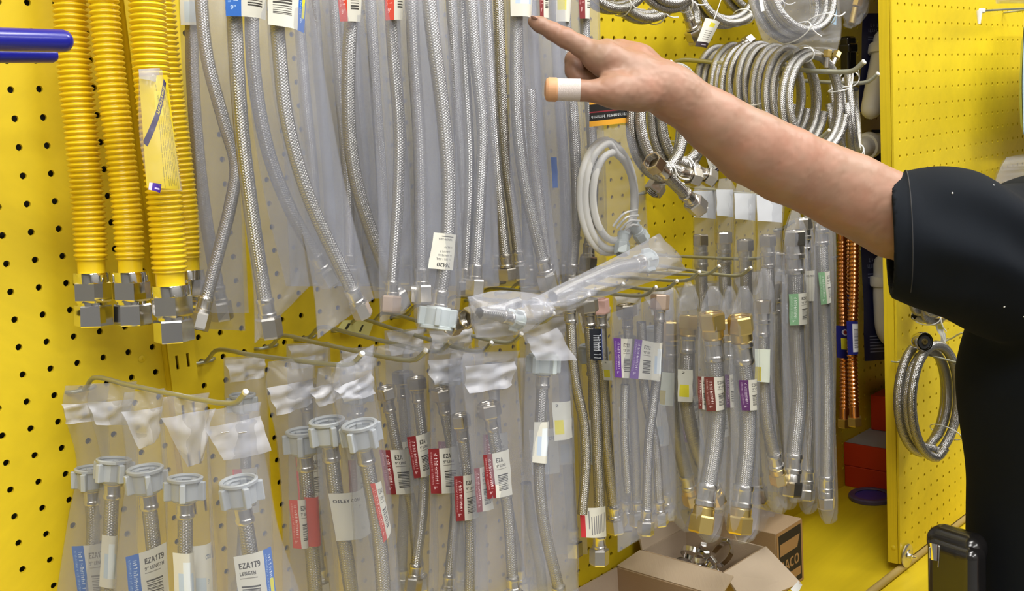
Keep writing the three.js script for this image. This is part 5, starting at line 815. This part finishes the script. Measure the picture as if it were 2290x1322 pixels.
// rest of the figure, mostly outside the frame: head, torso under the shirt, legs
const facing = V(-0.85, 0, -0.52).normalize(), sideways = V(facing.z, 0, -facing.x), at = (f, s, y) => trunk.clone().addScaledVector(facing, f).addScaledVector(sideways, s).setY(y);
const SH = 1.36, hd = (f, s, y) => at(f - 0.06, s, SH + y).addScaledVector(V(0.69, 0, 0.72), 0.05);
const bodyBones = [bone(at(0, 0, 0.98), at(0.0, 0, 1.26), 0.125, 0.13), bone(at(-0.01, -0.13, SH - 0.05), at(-0.01, 0.13, SH - 0.05), 0.065, 0.065), bone(at(-0.01, 0, SH), hd(0.02, 0, 0.11), 0.058, 0.052),
  bone(hd(0.03, 0, 0.17), hd(0.02, 0, 0.24), 0.072, 0.088), bone(hd(0.08, 0, 0.13), hd(0.07, 0, 0.17), 0.035, 0.05), bone(hd(0.118, 0, 0.19), hd(0.128, 0, 0.165), 0.009, 0.014), bone(hd(0.03, -0.08, 0.19), hd(0.02, -0.085, 0.17), 0.012, 0.01), bone(hd(0.03, 0.08, 0.19), hd(0.02, 0.085, 0.17), 0.012, 0.01),
  bone(at(-0.01, 0.2, SH - 0.06), at(0, 0.24, SH - 0.32), 0.05, 0.042), bone(at(0, 0.24, SH - 0.32), at(0.08, 0.22, SH - 0.56), 0.042, 0.028), bone(at(0.08, 0.22, SH - 0.56), at(0.11, 0.21, SH - 0.68), 0.03, 0.02)];
const legBones = [bone(at(0, -0.09, 0.9), at(0.02, -0.1, 0.48), 0.095, 0.065), bone(at(0.02, -0.1, 0.48), at(0, -0.1, 0.09), 0.062, 0.045), bone(at(0, 0.09, 0.9), at(0.02, 0.1, 0.48), 0.095, 0.065), bone(at(0.02, 0.1, 0.48), at(0, 0.1, 0.09), 0.062, 0.045)];
const bodyField = (x, y, z) => { let d = 1; for (const b of bodyBones) d = smin(d, b(x, y, z), 0.03); return smin(d, armBones[8](x, y, z), 0.04); };
const bodyGeo = surface(bodyField, V(trunk.x - 0.34, 0.62, trunk.z - 0.34), V(trunk.x + 0.34, 1.75, trunk.z + 0.34), 0.011);
// mottled skin
const skinMat = new THREE.MeshPhysicalMaterial({ vertexColors: true, roughness: 0.52, sheen: 0.15, sheenRoughness: 0.6, side: THREE.DoubleSide });
const tint = g => { const p = g.attributes.position, c = []; for (let i = 0; i < p.count; i++) { const x = p.getX(i), y = p.getY(i), z = p.getZ(i), n = noise.noise(x * 28, y * 28, z * 28) * 0.6 + noise.noise(x * 90, y * 90, z * 90) * 0.4, m = noise.noise(x * 260, y * 260, z * 260); c.push(0.31 + 0.028 * n + 0.014 * m, 0.168 - 0.02 * n + 0.009 * m, 0.112 - 0.017 * n + 0.007 * m); } g.setAttribute('color', new THREE.Float32BufferAttribute(c, 3)); return g; };
const person = thing('person', 'person in a black T-shirt reaching out and pointing at a bagged hose, thumb bandaged', 'person', V(trunk.x, 0, trunk.z));
{
  const g = mergeGeometries([tint(clip(handGeo, -1)), tint(clip(armGeo, 1)), tint(bodyGeo)]);
  part('body', g, skinMat, person, 'bare forearm and pointing hand');
  // fingernail
  const nail = PD(1196, 41, 1.066); part('fingernail', new THREE.SphereGeometry(1, 14, 8).scale(0.0052, 0.0013, 0.0036).rotateZ(-0.5).translate(nail.x, nail.y, nail.z), std(0.52, 0.31, 0.24, { roughness: 0.3 }), person);
  // plasters round the thumb
  const q = (u, v) => PD(u, v, 1.055), axis = q(1298, 202).sub(q(1236, 200)).normalize(), r = 24.5 * 1.055 / FOCAL;
  const wrapLen = q(1298, 202).distanceTo(q(1242, 200)), rr = r;
  part('white_bandage', aim(lathe([[rr * 0.86, 0], [rr * 1.0, 0.0004], [rr * 1.02, wrapLen * 0.5], [rr * 1.04, wrapLen], [rr * 0.95, wrapLen + 0.0004]], 28), q(1241, 200), axis), std(0.62, 0.54, 0.51, { roughness: 0.75, bumpMap: grain, bumpScale: 0.0004 }), person, 'white bandage round the thumb');
  part('adhesive_plaster', aim(lathe([[0, -0.0022], [rr * 0.55, -0.002], [rr * 0.95, -0.0005], [rr * 1.1, 0.002], [rr * 1.1, 0.0095], [rr * 0.98, 0.0112]], 28), q(1222, 200), axis), std(0.62, 0.33, 0.17, { roughness: 0.55 }), person, 'peach adhesive plaster on the thumb tip');
  // shirt: sleeve and torso with folds
  const hem = PD(1992, 522, 1.175), hemRay = ray(1992, 522).normalize(), hemDir = RIGHT.clone().multiplyScalar(270).addScaledVector(DOWN, -12).normalize().addScaledVector(hemRay, 0.06).addScaledVector(hemRay, -RIGHT.clone().multiplyScalar(270).addScaledVector(DOWN, -12).normalize().dot(hemRay)).normalize(), k = (px, d) => px * d / FOCAL;
  const sleeve = [bone(hem, PD(2120, 540, 1.19), k(134, 1.175), k(150, 1.19)), bone(PD(2120, 540, 1.19), PD(2260, 590, 1.25), k(150, 1.19), k(176, 1.25))];
  const torso = [bone(at(0.0, 0, 0.80), at(0.0, 0, 1.12), 0.185, 0.18), bone(at(0, 0, 1.12), at(-0.005, 0, SH - 0.12), 0.18, 0.15), bone(at(-0.01, -0.15, SH - 0.07), at(-0.01, 0.17, SH - 0.07), 0.085, 0.085), bone(at(-0.01, 0.17, SH - 0.08), at(0, 0.235, SH - 0.26), 0.075, 0.075)];
  const armpit = PD(2150, 700, 1.2);
  const shirtField = (x, y, z) => {
    let d = 1; for (const b of torso) d = smin(d, b(x, y, z), 0.06);
    let s = 1; for (const b of sleeve) s = smin(s, b(x, y, z), 0.03);
    const hx = (x - hem.x) * hemDir.x + (y - hem.y) * hemDir.y + (z - hem.z) * hemDir.z;
    // drape folds running from the shoulder to the armpit
    const along = (x - hem.x) * 0.55 + (y - hem.y) * 0.83, fold = 0.0045 * Math.sin(along * 78 + 2.2 * noise.noise(x * 9, y * 9, z * 9)) * Math.max(0, Math.min(1, hx / 0.05)) * Math.max(0.03, Math.min(1, (0.27 - hx) / 0.1)) + 0.0016 * noise.noise(x * 26, y * 14, z * 26);
    const high = Math.max(0, Math.min(1, (y - armpit.y + 0.05) / 0.09));
    d = smin(d, s, 0.045) + fold * high;
    d = Math.max(d, -hx - 0.001);
    let inner = 1; for (const b of sleeve) inner = Math.min(inner, b(x, y, z) + 0.010);
    d = Math.max(d, -Math.max(inner, hx - 0.05));          // hollow sleeve mouth
    const neck = Math.hypot(x - at(0.02, 0, 0).x, z - at(0.02, 0, 0).z) - 0.075; return Math.max(Math.max(d, 0.845 - y), y > SH - 0.06 ? -neck : -1);
  };
  const sb = new THREE.Box3(V(trunk.x - 0.36, 0.82, trunk.z - 0.36), V(trunk.x + 0.36, SH + 0.1, trunk.z + 0.36)).expandByPoint(hem.clone().add(V(-0.09, 0.12, -0.1)));
  const shirtMat = std(0.0066, 0.0088, 0.0128, { roughness: 0.95, specularIntensity: 0.35 });
  const sg = surface(shirtField, sb.min, sb.max, 0.0042), shirt = part('t_shirt', sg, shirtMat, person, 'black cotton T-shirt');
  // stitched hem line
  const ring = [], hu = V(0, 1, 0).addScaledVector(hemDir, -hemDir.y).normalize(), hv = hemDir.clone().cross(hu); for (let i = 0; i < 40; i++) { const a = i / 40 * 2 * Math.PI, rr2 = k(134, 1.175) + 0.0022; ring.push(hem.clone().addScaledVector(hemDir, 0.017).addScaledVector(hu, Math.cos(a) * rr2).addScaledVector(hv, Math.sin(a) * rr2)); }
  part('hem_stitch', tube(new THREE.CatmullRomCurve3(ring, true), 0.0006, { seg: 120, sides: 6 }), std(0.03, 0.031, 0.035, { roughness: 0.9 }), shirt);
  // lint specks
  const specks = []; for (const [u, v, d] of [[2222, 415, 1.13], [2186, 476, 1.12], [2246, 686, 1.16], [2290, 708, 1.17], [2130, 432, 1.11]]) { for (let dd = d; dd < d + 0.25; dd += 0.002) { const p = PD(u, v, dd); if (shirtField(p.x, p.y, p.z) < 0.0008) { specks.push(new THREE.SphereGeometry(0.0011, 6, 5).translate(p.x, p.y, p.z)); break; } } }
  if (specks.length) part('lint', merge(specks), M.tie, shirt, 'white lint specks');
  // trousers, hair, shoes
  part('trousers', surface((x, y, z) => { let d = 1; for (const b of legBones) d = smin(d, b(x, y, z), 0.05); return smin(d, bone(at(0, -0.05, 0.93), at(0, 0.05, 0.93), 0.14, 0.14)(x, y, z), 0.06) - 0.008; }, V(trunk.x - 0.26, 0.03, trunk.z - 0.26), V(trunk.x + 0.26, 1.12, trunk.z + 0.26), 0.013), std(0.03, 0.034, 0.045, { roughness: 0.9 }), person);
  part('hair', surface((x, y, z) => { const h = bone(hd(0.012, 0, 0.17), hd(0.0, 0, 0.245), 0.08, 0.096)(x, y, z), f = (x - hd(0, 0, 0).x) * facing.x + (z - hd(0, 0, 0).z) * facing.z; return Math.max(h, f - 0.075 + (SH + 0.29 - y) * 0.55); }, V(trunk.x - 0.06, SH + 0.05, trunk.z - 0.06), V(trunk.x + 0.24, SH + 0.38, trunk.z + 0.24), 0.007), std(0.02, 0.016, 0.013, { roughness: 0.6 }), person);
  for (const s of [-0.1, 0.1]) part('shoe', rbox(0.27, 0.09, 0.095, 0.035, 3).rotateY(Math.atan2(-facing.z, facing.x)).translate(...at(0.05, s, 0.046).toArray()), M.rubber, person);
  for (const s of [-0.032, 0.032]) { const e = part('eye', new THREE.SphereGeometry(0.009, 14, 10).translate(...hd(0.097, s, 0.195).toArray()), M.plasticWhite, person); part('iris', new THREE.SphereGeometry(0.0055, 12, 8).translate(...hd(0.102, s, 0.195).toArray()), M.rubber, e); }
  part('mouth', new THREE.SphereGeometry(1, 14, 8).scale(0.008, 0.004, 0.02).rotateY(Math.atan2(-facing.z, facing.x)).translate(...hd(0.112, 0, 0.132).toArray()), std(0.30, 0.11, 0.09), person);
}
// phone holster on the belt
{
  const d = 1.345, c = PD(2128, 1262, d), t = thing('belt_holster', 'glossy black belt pouch with a metal clip at the waist of the black shirt', 'belt pouch', c.clone());
  const yaw = Math.atan2(facing.x, facing.z) + 0.35, put = (g, u, v, dd = d) => { const p = PD(u, v, dd); return g.rotateY(yaw).translate(p.x, p.y, p.z); };
  part('pouch_body', put(rbox(0.07, 0.16, 0.036, 0.014, 4), 2140, 1345), M.blackGloss, t);
  part('flap', put(rbox(0.075, 0.04, 0.041, 0.018, 4), 2140, 1218), M.blackGloss, t);
  part('clip_plate', sheet([[2079, 1214], [2102, 1218], [2100, 1254], [2082, 1252]].map(([u, v]) => PD(u, v, d - 0.028)), { bow: 0.003 }), M.chrome, t, 'shiny metal clip');
  part('clip_edge', wire([PD(2078, 1226, d - 0.029), PD(2080, 1248, d - 0.028)], 0.0008, 6), M.chrome, t); part('clip_edge', wire([PD(2101, 1222, d - 0.029), PD(2098, 1268, d - 0.028)], 0.0008, 6), M.chrome, t);
}

renderer.render(scene, camera);
